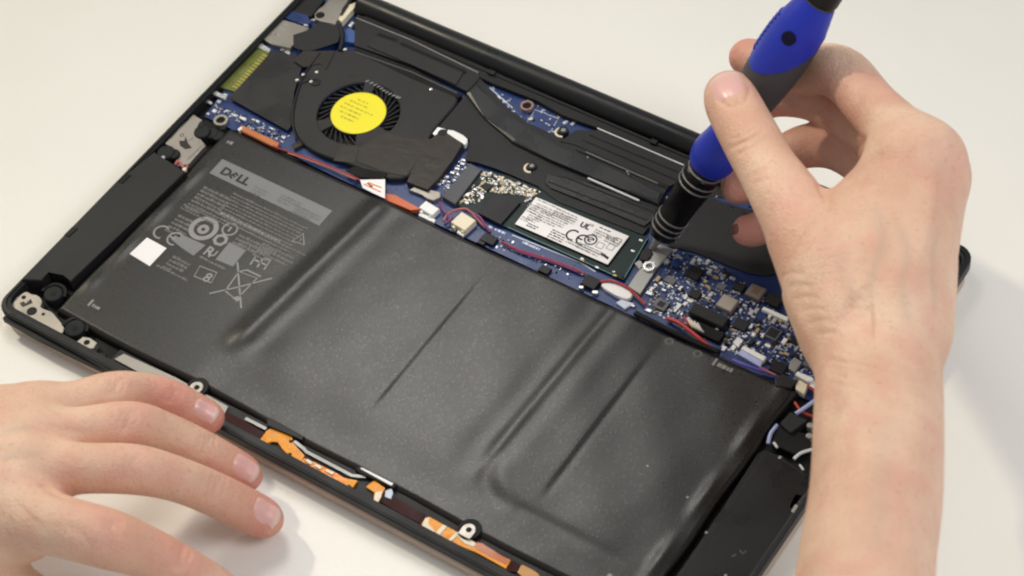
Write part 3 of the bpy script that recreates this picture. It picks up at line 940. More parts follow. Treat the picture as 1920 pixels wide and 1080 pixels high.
    plate('black_tape', RMM((600, 640), (700, 645), (1000, 640), (960, 740), (880, 880), (820, 800), (600, 850), (470, 760)), 9.9, 9.75, M_tape, laptop, 0.08)
    tube('cable', [P(*p, 10.0) for p in RMM((1060, 330), (1095, 420), (1090, 540), (1060, 640))], 0.9, M_black, laptop)
    # fin block behind the fan
    fin = plate('fin_block_cover', RA((935, 120), (985, 110), (1250, 215), (1700, 452), (1700, 480), (1625, 562), (1300, 405), (930, 278)), 9.4, 5.8, M_sheet, laptop, 0.3)
    panel = plate('raised_panel', RA((1075, 210), (1250, 275), (1600, 440), (1555, 520), (1280, 395), (1010, 280)), 9.9, 9.3, M_fan, fin, 0.2)
    strokes('panel_slot', [RA((1075, 208), (1190, 248)), RA((1215, 265), (1610, 438))], 1.6, 9.96, M_deep, fin)
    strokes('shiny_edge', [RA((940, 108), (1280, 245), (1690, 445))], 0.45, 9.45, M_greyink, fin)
    plate('fin_gap', RA((930, 285), (1300, 425), (1590, 580), (1570, 600), (1280, 480), (930, 310)), 9.75, 5.8, M_deep, laptop, 0.1)
    strokes('fin_edge', [RA((935, 318), (1280, 440), (1560, 570))], 0.35, 9.8, M_dimink, fin)
    plate('vent_ledge', [(672, 34), (690, 28), (850, 100), (960, 149), (1120, 219), (1288, 291), (1500, 384), (1494, 400), (1280, 316), (1122, 240), (1056, 216), (1006, 188), (921, 155), (894, 142), (800, 98), (690, 48)], 9.1, 5.9, M_black, laptop, 0.25)
    # sheet that covers the processor side
    plate('insulation_sheet', [(868, 184), (876, 178), (908, 222), (962, 270), (1031, 304), (1135, 347), (1236, 388), (1225, 415), (1205, 440), (1046, 378), (1008, 348), (930, 316), (896, 305), (872, 300), (882, 262), (848, 244), (812, 250)], 8.7, 7.9, M_sheet, laptop, 0.1)
    # heat pipe
    plate('pipe_plate', RB((60, 230), (130, 150), (215, 240), (290, 325), (430, 430), (600, 505), (700, 545), (1000, 680), (1290, 810), (1250, 880), (900, 750), (560, 610), (330, 500), (150, 350)), 9.0, 8.2, M_sheet, laptop, 0.1)
    hp = plate('heat_pipe', RB((40, 238), (112, 168), (195, 278), (290, 378), (420, 478), (600, 568), (720, 615), (1000, 735), (1268, 850), (1230, 925), (900, 790), (560, 650), (330, 540), (150, 380)), 10.6, 8.4, M_pipe, laptop, 1.6)
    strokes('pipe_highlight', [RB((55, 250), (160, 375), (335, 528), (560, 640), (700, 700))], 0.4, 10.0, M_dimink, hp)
    plate('pipe_clamp', RB((620, 540), (720, 470), (860, 470), (1390, 690), (1345, 790), (1290, 815), (1000, 690), (720, 560)), 9.3, 8.2, M_sheet, laptop, 0.2)
    strokes('clamp_edge', [RB((850, 458), (1100, 565), (1380, 685))], 0.55, 9.36, M_whitewire, hp)
    plate('clamp_groove', RB((775, 608), (785, 600), (1225, 792), (1218, 802)), 9.6, 8.9, mat('dim_grey_groove', (84, 82, 80), 0.45), hp, 0.05)  # thin bar, a paler grey than the clamp
    strokes('clamp_line', [RB((760, 530), (1330, 775)), RB((800, 500), (1360, 735)), RB((720, 590), (1290, 830))], 0.5, 9.38, M_deep, hp)
    plate('clamp_edge_bar', RB((788, 766), (798, 760), (1110, 897), (1103, 906)), 10.35, 9.8, M_whitewire, hp, 0.05)
    rnd = random.Random(3)
    for k in range(9):
        a, b = rnd.uniform(620, 1280), 0
        b = 560 + (a - 620) * 0.45 + rnd.uniform(-30, 90)
        disc('dust_speck', RB((a, b))[0], 0.35, 10.5, 9.2, M_dust, hp, 0.05, 6)
    # stepped plate between pipe and drive
    plate('heat_spreader', RC((800, 215), (1040, 260), (1480, 430), (1450, 500), (1400, 540), (1200, 450), (830, 305), (790, 270)), 9.4, 8.2, M_pipe, laptop, 0.4)
    strokes('spreader_line', [RC((810, 262), (1420, 500)), RC((900, 230), (1460, 450))], 0.5, 9.46, M_deep, laptop)
    plate('white_strip', RC((808, 322), (828, 318), (1318, 530), (1300, 556)), 8.5, 7.4, M_white, laptop, 0.15)
    for pt, r in ((RC((700, 178))[0], 2.6), (RB((632, 482))[0], 2.8)):
        ring('screw_collar', pt, r, r - 0.9, 9.2, 6, M_cream, laptop, a0=2.4, a1=5.4)
        disc('screw', (pt[0] + 3, pt[1] - 4), r - 0.7, 9.6, 6, M_black, laptop, 0.3)
        disc('screw_recess', (pt[0] + 3, pt[1] - 4), r * 0.35, 9.65, 9.0, M_greyink, laptop, 0.05, 10)
    # broad sheet under the hand
    plate('insulation_sheet', [(1252, 462), (1262, 430), (1284, 374), (1318, 366), (1380, 386), (1450, 405), (1520, 440), (1520, 500), (1442, 516), (1425, 516), (1400, 511), (1370, 500), (1345, 490), (1300, 472)], 7.5, 7.3, M_sheet, laptop, 0.03)
    plate('insulation_sheet', [(1300, 330), (1370, 352), (1360, 372), (1318, 366), (1290, 380), (1262, 440), (1240, 395)], 7.25, 7.1, M_sheet, laptop, 0.05)
    plate('insulation_sheet', [(1460, 400), (1560, 440), (1790, 540), (1740, 600), (1640, 560), (1500, 500)], 8.6, 8.0, M_sheet, laptop, 0.1)
    # fan cable with its tape and clip
    plate('fan_cable_tape', RA((1400, 850), (1470, 795), (1600, 880), (1530, 985), (1450, 1090), (1380, 1165), (1250, 1115), (1330, 950)), 9.9, 7.2, M_tape, laptop, 0.25)
    plate('cable_clip', RA((1408, 820), (1440, 778), (1490, 790), (1480, 815), (1450, 845)), 9.6, 7.2, M_bright, laptop, 0.2)
    plate('cable_clip', RA((1490, 820), (1510, 785), (1625, 840), (1622, 880), (1600, 890)), 9.7, 7.2, M_white, laptop, 0.3, 1)
    disc('screw', RA((1470, 812))[0], 1.9, 10.0, 7, M_black, laptop, 0.4)
    plate('black_tape', RA((960, 905), (1120, 800), (1240, 850), (1400, 850), (1330, 960), (1250, 1080), (1100, 1050), (950, 990)), 9.75, 9.55, M_tape, laptop, 0.05)
    plate('cable_clip', [(766, 356), (780, 348), (826, 360), (826, 370), (812, 376), (800, 372), (792, 364)], 8.6, 7.0, M_silver, laptop, 0.3)
    plate('black_tape', RF((1215, 225), (1260, 205), (1440, 240), (1420, 270), (1290, 262)), 9.9, 9.4, M_deep, laptop, 0.1)


build_cooling()


# ------------------------------------------------------------------ solid state drive
def build_drive():
    zd = 8.3
    drv = plate('solid_state_drive', RC((418, 190), (560, 225), (790, 320), (1425, 605), (1275, 868), (240, 402)), zd, zd - 0.9, M_green, laptop, 0.06)
    drv['label'] = 'narrow green drive card with white printed label'
    plate('drive_socket', RC((330, 148), (402, 190), (240, 402), (158, 352)), zd + 1.2, 6.0, mat('socket_grey', (70, 72, 78), 0.5), drv, 0.3)
    plate('memory_chip', RC((478, 330), (640, 390), (520, 525), (380, 455)), zd + 1.1, zd - 0.05, M_chip, drv, 0.15)
    # flash chips under the label lift it slightly
    plate('memory_chip', RC((752, 372), (1300, 600), (1180, 760), (615, 520)), zd + 0.9, zd - 0.05, M_chip, drv, 0.15)
    lab = plate('paper_label', chaik_label(RC((722, 345), (1328, 600), (1190, 785), (585, 520))), zd + 1.02, zd + 0.85, M_label, drv, 0.02)
    z = zd + 1.07
    q = lambda a, b: P(*RC((a, b))[0], z)[:2]
    # readable marks
    u, v = q(930, 605); 
    def arc(u, v, r, a0, a1, n=14):
        return [(u + r * math.cos(math.radians(a0 + (a1 - a0) * i / n)), v + r * math.sin(math.radians(a0 + (a1 - a0) * i / n))) for i in range(n + 1)]
    u, v = q(962, 592)
    strokes('conformity_mark', [arc(u, v, 2.4, 60, 300), arc(u + 4.6, v - 0.2, 2.4, 60, 300), [(u + 2.5, v - 0.2), (u + 4.4, v - 0.2)]], 0.7, z, M_ink, drv, px=False)
    u, v = q(1072, 620); strokes('round_mark', [arc(u, v, 2.3, 0, 360, 24)], 0.55, z, M_ink, drv, px=False)
    strokes('round_mark', [[(u - 1.2, v - 1), (u + 1.2, v + 1)], arc(u, v, 1.1, 0, 300, 12)], 0.4, z, M_ink, drv, px=False)
    u, v = q(1000, 535); text('lettering', 'UL', (u, v), z, 3.4, M_ink, drv, bold=0.12, rot=0.0)
    u, v = q(1060, 530); text('lettering', 'us', (u, v), z, 2.2, M_ink, drv)
    for pt, w, rows, sd, mt in (((745, 375), 19, 1, 71, M_greyink), ((690, 400), 6, 2, 72, M_greyink), ((690, 430), 5, 2, 73, M_ink), ((770, 440), 12, 5, 74, M_greyink), ((685, 520), 5, 2, 76, M_ink),
                                ((935, 480), 4, 4, 77, M_greyink), ((1100, 560), 10, 3, 78, M_greyink), ((925, 620), 16, 2, 79, M_greyink), ((1125, 545), 9, 1, 80, M_ink), ((835, 560), 7, 5, 81, M_ink), ((740, 400), 16, 3, 83, M_greyink), ((860, 430), 10, 4, 84, M_greyink), ((700, 455), 6, 4, 85, M_greyink), ((1000, 640), 12, 3, 86, M_greyink), ((1170, 600), 7, 3, 87, M_greyink), ((650, 480), 5, 2, 82, M_greyink)):
        u, v = q(*pt)
        fine_print('label_print', u, v, u + w, rows, 1.15, 0.5, z, mt, drv, sd, 0.35)
    plate('printed_bar', RC((1130, 708), (1140, 698), (1185, 728), (1175, 742)), z, z - 0.1, M_ink, drv, 0)
    for pt in ((1235, 628), (1130, 655), (1195, 665)):
        u, v = q(*pt); strokes('printed_frame', [box_xy(u, v, 2.6, 2.6)], 0.4, z, M_greyink, drv, True, False)
    # passives at the socket end
    rnd = random.Random(9)
    quad = RC((425, 200), (770, 330), (690, 385), (260, 400))
    A, B, C_, D_ = [np.array(p) for p in quad]
    for k in range(62):
        s, t = rnd.random(), rnd.random()
        p = (A * (1 - s) + B * s) * (1 - t) + (D_ * (1 - s) + C_ * s) * t
        if t > 0.55 and 0.30 < s < 0.95: continue
        u, v = P(*p, zd)[:2]
        w, d = rnd.choice(((1.5, 0.9), (0.9, 1.5), (1.9, 1.1), (1.2, 1.2)))
        plate_mm('capacitor', box_xy(u, v, w, d, rnd.uniform(-0.1, 0.1)), zd + rnd.uniform(0.4, 0.8), zd - 0.05, rnd.choice((M_ceramic, M_cream, M_solder, M_solder, M_ceramic, M_chip)), drv, 0.1)
    bm = bmesh.new()
    for k in range(420):
        a, t = rnd.random(), rnd.random()
        p = (A * (1 - a) + B * a) * (1 - t) + (D_ * (1 - a) + C_ * a) * t
        if t > 0.55 and 0.30 < a < 0.95: continue
        u, v = P(*p, zd)[:2]
        w, d = rnd.uniform(0.4, 1.1), rnd.uniform(0.35, 0.7)
        n0 = len(bm.faces)
        prism_bm(bm, box_xy(u, v, w, d), zd - 0.05, zd + rnd.uniform(0.1, 0.45), 0)
        bm.faces.ensure_lookup_table()
        mi = rnd.choice((0, 0, 1, 1, 2))
        for f in bm.faces[n0:]:
            f.material_index = mi
    o = from_bm('solder_specks', bm, [M_cream, M_solder, M_ceramic], drv)
    o['kind'] = 'stuff'
    plate('chip', RC((390, 290), (430, 265), (475, 290), (435, 320)), zd + 0.8, zd - 0.05, M_chip, drv, 0.15)
    # pads and far end
    for k, (a, b) in enumerate(((1330, 690), (1220, 840), (1110, 790), (1020, 745), (1380, 625))):
        u, v = P(*RC((a, b))[0], zd)[:2]
        plate_mm('solder_pad', box_xy(u, v, 1.5, 0.8, 0.1), zd + 0.2, zd - 0.05, M_gold if k % 2 else M_solder, drv, 0.05)
    strokes('board_line', [RC((1420, 610), (1280, 850)), RC((560, 540), (1215, 838))], 0.3, zd + 0.05, mat('teal_trace', (84, 128, 124), 0.4), drv)
    disc('board_hole', RC((1272, 850))[0], 0.7, zd + 0.04, zd - 0.3, M_deep, drv, 0, 12)
    # clamp bar and screw at the far end
    bar = plate('mounting_bar', RC((1482, 640), (1575, 675), (1480, 790), (1375, 955), (1300, 905), (1400, 760)), 8.4, 6.9, M_greybar, laptop, 0.2)
    ring('screw_seat', RC((1430, 780))[0], 2.4, 1.2, 9.4, 7, M_bright, laptop, 24)
    plate('screw_clip', RC((1380, 690), (1420, 660), (1455, 700), (1420, 750), (1370, 740)), 9.2, 7, M_black, laptop, 0.3)
    plate('screw_clip', RC((1340, 760), (1375, 740), (1400, 775), (1370, 800)), 8.8, 7, M_greybar, laptop, 0.3)


def chaik_label(pts):
    return [tuple(p) for p in chaikin(np.repeat(np.array(pts), 3, axis=0) * 0.94 + np.array(pts).mean(0) * 0.06, 2)]


build_drive()


# ------------------------------------------------------------------ speakers, brackets, front strip, wires
def build_sides():
    sp = plate('speaker_box', [(38, 524), (135, 428), (206, 358), (214, 348), (222, 340), (289, 284), (318, 304), (348, 322), (240, 425), (132, 528), (120, 514), (90, 508), (78, 526)], 11.6, 5.8, M_black, laptop, 0.5)
    sp['label'] = 'long flat black speaker box along the battery'
    for p in ((132, 430), (232, 330)):
        plate('edge_tab', [(p[0] - 12, p[1] + 10), (p[0] + 4, p[1] - 6), (p[0] + 14, p[1] - 2), (p[0] - 3, p[1] + 14)], 11.9, 11.4, M_deep, sp, 0.15)
    # front corner bracket
    br = plate('corner_bracket', RL((88, 412), (160, 330), (228, 292), (252, 330), (300, 322), (338, 345), (362, 388), (322, 440), (420, 458), (470, 500), (490, 552), (545, 590), (530, 665), (430, 620), (310, 548), (110, 450)), 8.6, 5.8, M_silver, laptop, 0.25, 1)
    for pt, r in (((200, 348), 0.9), ((268, 465), 2.0), ((365, 490), 0.7)):
        disc('bracket_hole', RL(pt)[0], r, 8.66, 8.0, M_deep, br, 0, 18)
    plate('bracket_slot', RL((165, 400), (200, 380), (215, 400), (260, 360), (275, 395), (220, 420), (190, 430)), 8.66, 8.0, M_tape, br, 0)
    plate('bracket_tab', RL((640, 725), (700, 680), (760, 690), (820, 730), (790, 780), (740, 785)), 8.8, 5.8, M_silver, br, 0.25)
    disc('bracket_hole', RL((732, 728))[0], 1.2, 8.86, 8.2, M_deep, br, 0, 18)
    for pt, r in (((448, 315), 3.7), ((628, 605), 3.9)):
        c = RL(pt)[0]
        disc('rubber_mount', c, r, 9.6, 5.8, M_rubber, laptop, 0.5)
        disc('mount_screw', c, r * 0.28, 9.75, 9.0, M_deep, laptop, 0.05, 12)
        ring('mount_ring', c, r + 1.6, r + 0.2, 9.0, 5.8, M_deep, laptop, a0=0.2, a1=3.4)
    plate('ledge', RL((20, 520), (80, 460), (540, 690), (640, 760), (900, 870), (880, 960), (640, 850), (300, 680)), 8.6, 5.8, M_black, laptop, 0.3)
    disc('ledge_screw', RL((860, 840))[0], 1.6, 9.2, 8, M_rubber, laptop, 0.3)
    # rear corner bracket with stamped mark
    br = plate('corner_bracket', RN((60, 690), (240, 500), (400, 345), (505, 412), (440, 470), (425, 600), (480, 640), (545, 712), (440, 830), (345, 940), (200, 965), (215, 900), (240, 830), (110, 720)), 9.2, 5.8, M_silver, laptop, 0.25)
    plate('stamped_mark', RN((225, 660), (290, 660), (305, 605), (335, 690), (380, 745), (300, 760), (240, 720)), 9.26, 9.0, M_tape, br, 0)
    ring('stamped_mark', RN((260, 590))[0], 0.9, 0.5, 9.3, 9.0, M_tape, br, 16)
    strokes('bracket_line', [RN((380, 370), (120, 640)), RN((520, 700), (330, 880)), RN((340, 660), (400, 620))], 0.35, 9.26, M_dimink, br)
    for pt, r, z in (((500, 545), 3.4, 10.0), ((70, 790), 3.6, 10.8), ((160, 810), 2.6, 10.4), ((690, 590), 2.6, 9.0), ((610, 560), 3.0, 9.2)):
        disc('rubber_mount', RN(pt)[0], r, z, 5.8, M_rubber, laptop, 0.6)
    disc('mount_screw', RN((495, 500))[0], 0.7, 10.1, 9.0, M_deep, laptop, 0.05, 12)
    disc('mount_screw', RN((35, 855))[0], 0.9, 10.9, 9.0, M_dust, laptop, 0.2, 10)
    wire('red_wire', RN((180, 950), (220, 900), (260, 960), (300, 990), (330, 960)), 9.6, 0.6, mat('pink_red_wire', (170, 96, 96), 0.4), laptop)
    disc('plug', RN((290, 995))[0], 0.9, 10.2, 9, M_cream, laptop, 0.2, 10)
    # right speaker
    sp = plate('speaker_box', [(1420, 850), (1432, 842), (1470, 858), (1500, 885), (1518, 895), (1520, 915), (1508, 930), (1490, 924), (1478, 948), (1488, 962), (1424, 1062), (1330, 1215), (1180, 1215), (1262, 1090), (1345, 968)], 10.2, 5.8, mat('speaker_black', (25, 24, 24), 0.34, bump=0.1, var=0.2), laptop, 0.5)
    sp['label'] = 'glossy black speaker box beside the battery, near the wrist'
    strokes('moulded_seam', [RT((920, 250), (620, 700), (330, 1090)), RT((930, 240), (1040, 300), (1190, 400))], 0.3, 10.27, mat('moulding_line', (48, 47, 46), 0.45), sp)
    plate('speaker_clip', RT((1090, 640), (1120, 590), (1145, 605), (1115, 660)), 10.5, 9, M_greybar, sp, 0.3)
    for pt in RT((650, 1075), (520, 785), (1015, 280)):
        disc('dust_speck', pt, 0.5, 10.5, 10, M_dust, sp, 0.1, 7)
    strokes('scratch', [RT((745, 905), (765, 930), (790, 910)), RT((690, 950), (720, 935))], 0.35, 10.26, M_dimink, sp)
    # front strip: touchpad ribbon and flex circuits
    plate('touchpad_plate', [(205, 676), (226, 655), (520, 805), (760, 915), (905, 985), (1080, 1082), (1150, 1120), (1100, 1135), (870, 1040), (488, 838), (405, 795)], 7.4, 5.8, M_black, laptop, 0.1)
    plate('silver_strip', [(214, 673), (232, 663), (330, 708), (428, 762), (416, 785), (310, 725)], 8.3, 7.3, mat('pale_ribbon', (150, 146, 138), 0.45, metal=0.2), laptop, 0.1)
    plate('maroon_flex', [(424, 770), (499, 812), (488, 830), (412, 790)], 8.2, 7.3, M_maroon, laptop, 0.08)
    plate('maroon_flex', RH((240, 400), (300, 350), (520, 480), (500, 540), (380, 480)), 8.1, 7.3, M_maroon, laptop, 0.08)
    plate('maroon_flex', RQ((600, 540), (690, 590), (660, 680), (530, 660)), 8.1, 7.3, M_maroon, laptop, 0.08)
    plate('amber_flex', RO((195, 235), (250, 200), (330, 225), (430, 290), (440, 350), (545, 462), (490, 545), (400, 462), (335, 395), (300, 335), (240, 330), (190, 352), (138, 312)), 8.5, 7.3, M_orange, laptop, 0.08)
    plate('copper_flex', RO((530, 482), (620, 515), (840, 625), (905, 670), (1032, 690), (990, 755), (850, 722), (690, 650), (498, 555)), 8.3, 7.3, M_copper, laptop, 0.08)
    plate('amber_flex', RO((910, 690), (950, 675), (1032, 692), (990, 752), (935, 745)), 8.5, 7.5, M_orange, laptop, 0.05)
    for pts in (((630, 555), (650, 535), (705, 562), (690, 590)), ((735, 605), (750, 585), (820, 615), (800, 640)), ((550, 510), (570, 490), (620, 520), (600, 545))):
        plate('white_pad', RO(*pts), 8.8, 8.2, M_cream, laptop, 0.1)
    for a, b in ((565, 553), (835, 698), (600, 505), (955, 745), (410, 450), (420, 330)):
        disc('hole', RO((a, b))[0], 0.7, 8.6, 8, M_maroon, laptop, 0, 10)
    strokes('flex_trace', [RO((545, 560), (700, 640), (850, 715))], 0.5, 8.36, M_cream, laptop)
    plate('amber_flex', RO((1140, 725), (1190, 690), (1285, 760), (1262, 805), (1222, 885), (1180, 870), (1190, 800), (1110, 752)), 8.5, 7.3, M_orange, laptop, 0.08)
    plate('flex_stiffener', RO((1180, 870), (1200, 800), (1260, 790), (1250, 840), (1222, 890)), 8.7, 8.4, M_cream, laptop, 0.08)
    plate('white_pad', RO((1290, 785), (1345, 765), (1358, 800), (1340, 862), (1285, 840)), 8.7, 7.3, M_silk, laptop, 0.1)
    plate('bracket_clip', RO((195, 125), (235, 112), (545, 285), (520, 322), (400, 262), (200, 185)), 9.6, 7.0, M_black, laptop, 0.3)
    plate('bracket_clip', RO((1010, 590), (1040, 555), (1390, 730), (1370, 765), (1050, 620)), 9.4, 7.0, M_deep, laptop, 0.2)
    plate('bright_bar', RO((1052, 580), (1075, 572), (1362, 716), (1345, 740)), 9.7, 9.2, M_white, laptop, 0.1)
    strokes('plate_edge', [RO((0, 118), (190, 215)), RO((450, 330), (540, 400), (560, 425), (740, 520), (980, 645), (1110, 655))], 1.2, 8.45, M_greybar, laptop)
    # long amber ribbon near the second lug
    plate('amber_flex', RH((495, 540), (520, 500), (545, 492), (640, 545), (725, 590), (835, 655), (1050, 762), (1020, 815), (850, 720), (600, 615)), 8.3, 7.3, M_orange, laptop, 0.08)
    plate('dark_amber_window', RH((840, 650), (870, 655), (1045, 765), (1020, 790), (830, 690)), 8.4, 8.1, M_orangedark, laptop, 0.03)
    for pts in (((500, 545), (520, 503), (545, 497), (540, 540), (580, 580), (565, 600)), ((585, 590), (630, 542), (655, 552), (610, 605)), ((700, 595), (725, 585), (835, 655), (820, 680), (760, 655)), ((660, 640), (700, 600), (720, 608), (690, 640))):
        plate('cream_stiffener', RH(*pts), 8.6, 8.2, M_cream, laptop, 0.08)
    plate('amber_flex', RQ((700, 600), (720, 592), (850, 660), (900, 700), (960, 780), (760, 760), (660, 680)), 8.3, 7.3, mat('ochre_flex', (176, 120, 30), 0.3, var=0.2, vscale=160), laptop, 0.08)
    # screw lugs on the battery edge
    for c in ((369, 727), (879, 994)):
        u, v = P(*c, 9.2)[:2]
        plate_mm('lug_well', circ(u, v + 0.6, 4.2, 28), 9.35, 5.8, M_deep, laptop, 0.4)
        lug = plate_mm('battery_lug', [(u - 2.4, v - 3.2), (u + 2.4, v - 3.2), (u + 2.5, v)] + [(u + 2.5 * math.cos(a), v + 2.5 * math.sin(a)) for a in np.linspace(0.2, 2.94, 9)] + [(u - 2.5, v)], 9.65, 8.6, M_silver, laptop, 0.2)
        disc('lug_screw', (c[0], c[1] - 1), 1.05, 9.75, 9.0, M_deep, lug, 0.05, 14)
    # wires along the rear edge of the battery
    wire('red_wire', [(512, 274), (530, 281), (555, 289), (590, 301), (628, 316), (672, 336), (698, 350)], [8.4, 8.8, 8.8, 8.8, 9.0, 9.6, 10.4], 0.4, mat('dark_red_wire', (146, 44, 42), 0.4), laptop)
    wire('pink_wire', [(540, 287), (580, 300), (625, 317), (668, 337)], [8.6, 8.5, 8.7, 9.2], 0.3, mat('salmon_wire', (206, 128, 112), 0.4), laptop)
    wire('red_wire', RC((170, 505), (205, 455), (290, 430), (340, 455), (400, 520), (430, 550)), [8.6, 9.4, 10.0, 9.6, 8.6, 8.0], 0.5, mat('pink_red_wire', (170, 96, 96), 0.4), laptop)
    wire('purple_wire', RC((145, 390), (170, 440), (215, 490), (180, 520)), [8.4, 9.2, 9.4, 8.4], 0.5, M_purple, laptop)
    wire('purple_wire', RC((330, 445), (390, 480), (425, 530), (460, 575)), [9.2, 9.4, 9.0, 8.4], 0.45, M_purple, laptop)
    wire('red_wire', RC((525, 632), (620, 680), (720, 712), (850, 752), (950, 790), (1040, 830)), 8.4, 0.45, mat('crimson_wire', (150, 40, 60), 0.4), laptop)
    wire('purple_wire', RC((535, 640), (640, 695), (740, 728), (860, 764), (1000, 822)), 8.2, 0.4, M_purple, laptop)
    wire('red_wire', RC((1130, 880), (1200, 872), (1290, 910), (1350, 960), (1410, 1020)), [9.0, 9.6, 9.4, 9.0, 8.8], 0.5, M_red, laptop)
    wire('red_wire', RD((285, 455), (340, 475), (400, 520), (450, 560), (500, 600)), [8.6, 9.6, 9.8, 9.6, 9.0], 0.8, M_red, laptop)
    for k, (dx, mt) in enumerate(((0, M_red), (18, M_cream), (34, M_whitewire), (50, M_cream), (66, M_whitewire))):
        wire('lead', RD((365 + dx, 445 + dx * 0.5), (385 + dx, 480 + dx * 0.5), (400 + dx, 500 + dx * 0.4)), [9.4, 9.2, 8.0], 0.4, mt, laptop)
    tube('cable', [P(*p, 9.4) for p in RD((130, 430), (220, 475), (330, 530), (430, 575), (540, 620))], 1.1, M_deep, laptop)
    wire('purple_wire', RD((600, 655), (660, 680), (720, 700), (800, 725)), [8.6, 9.4, 9.2, 8.6], 0.55, mat('violet_wire', (96, 80, 176), 0.4), laptop)
    wire('red_wire', RD((735, 690), (760, 705), (810, 730)), 9.6, 0.4, mat('pink_red_wire', (170, 96, 96), 0.4), laptop)
    wire('pale_blue_wire', RD((905, 915), (950, 885), (1000, 850), (1040, 830)), [9.4, 10.2, 10.2, 9.6], 0.75, M_bluewire, laptop)
    wire('pale_blue_wire', RD((815, 970), (785, 1010), (772, 1060)), [9.2, 9.8, 9.0], 0.7, M_bluewire, laptop)
    wire('red_wire', RD((900, 860), (930, 900), (965, 920), (1000, 930)), [8.6, 9.2, 9.0, 8.8], 0.5, M_red, laptop)
    wire('red_wire', RD((960, 780), (990, 800), (1010, 830)), 9.2, 0.5, M_red, laptop)
    wire('white_wire', RT((1110, 290), (1160, 250), (1240, 225)), [10.4, 10.6, 10.2], 0.6, M_whitewire, laptop)
    wire('white_wire', RT((975, 180), (1000, 215)), 10.3, 0.5, M_whitewire, laptop)
    wire('white_wire', RT((1150, 330), (1175, 365)), 10.4, 0.4, M_whitewire, laptop)
    for pt in RT((1015, 285), (1220, 60), (1215, 130)):
        disc('terminal', pt, 1.2, 9.9, 7, M_greybar, laptop, 0.3, 12)


build_sides()


# ------------------------------------------------------------------ screwdriver
DT = P(1240, 440, 15.0)
DE = P(1546, -14, 118.0)
DA = (DE - DT) / np.linalg.norm(DE - DT)
# side direction that faces the camera
_v = CAM - (DT + DE) / 2; _v /= np.linalg.norm(_v)
DN = _v - DA * (_v @ DA); DN /= np.linalg.norm(DN)
DB = np.cross(DA, DN)


def axis_pt(s, r=0.0, a=0.0):
    return DT + DA * s + r * (math.cos(a) * DN + math.sin(a) * DB)


def lathe_part(name, prof, material, parent, n=48, a0=0.0, a1=2 * math.pi, edge=None):
    full = a1 - a0 > 6.28
    bm = bmesh.new()
    rows = []
    for s, r in prof:
        lo, hi = (a0, a1) if edge is None else edge(s)
        k = n if full else n + 1
        rows.append([bm.verts.new(axis_pt(s, r, lo + (hi - lo) * i / n) * S) for i in range(k)])
    for A, B in zip(rows, rows[1:]):
        m = len(A)
        for i in range(m if full else m - 1):
            bm.faces.new((A[i], A[(i + 1) % m], B[(i + 1) % m], B[i]))
    if full:
        bm.faces.new(rows[0][::-1]); bm.faces.new(rows[-1])
    bmesh.ops.recalc_face_normals(bm, faces=bm.faces[:])
    o = from_bm(name, bm, material, parent, smooth=True)
    try:
        o.data.set_sharp_from_angle(angle=math.radians(35))
    except Exception:
        pass
    return o


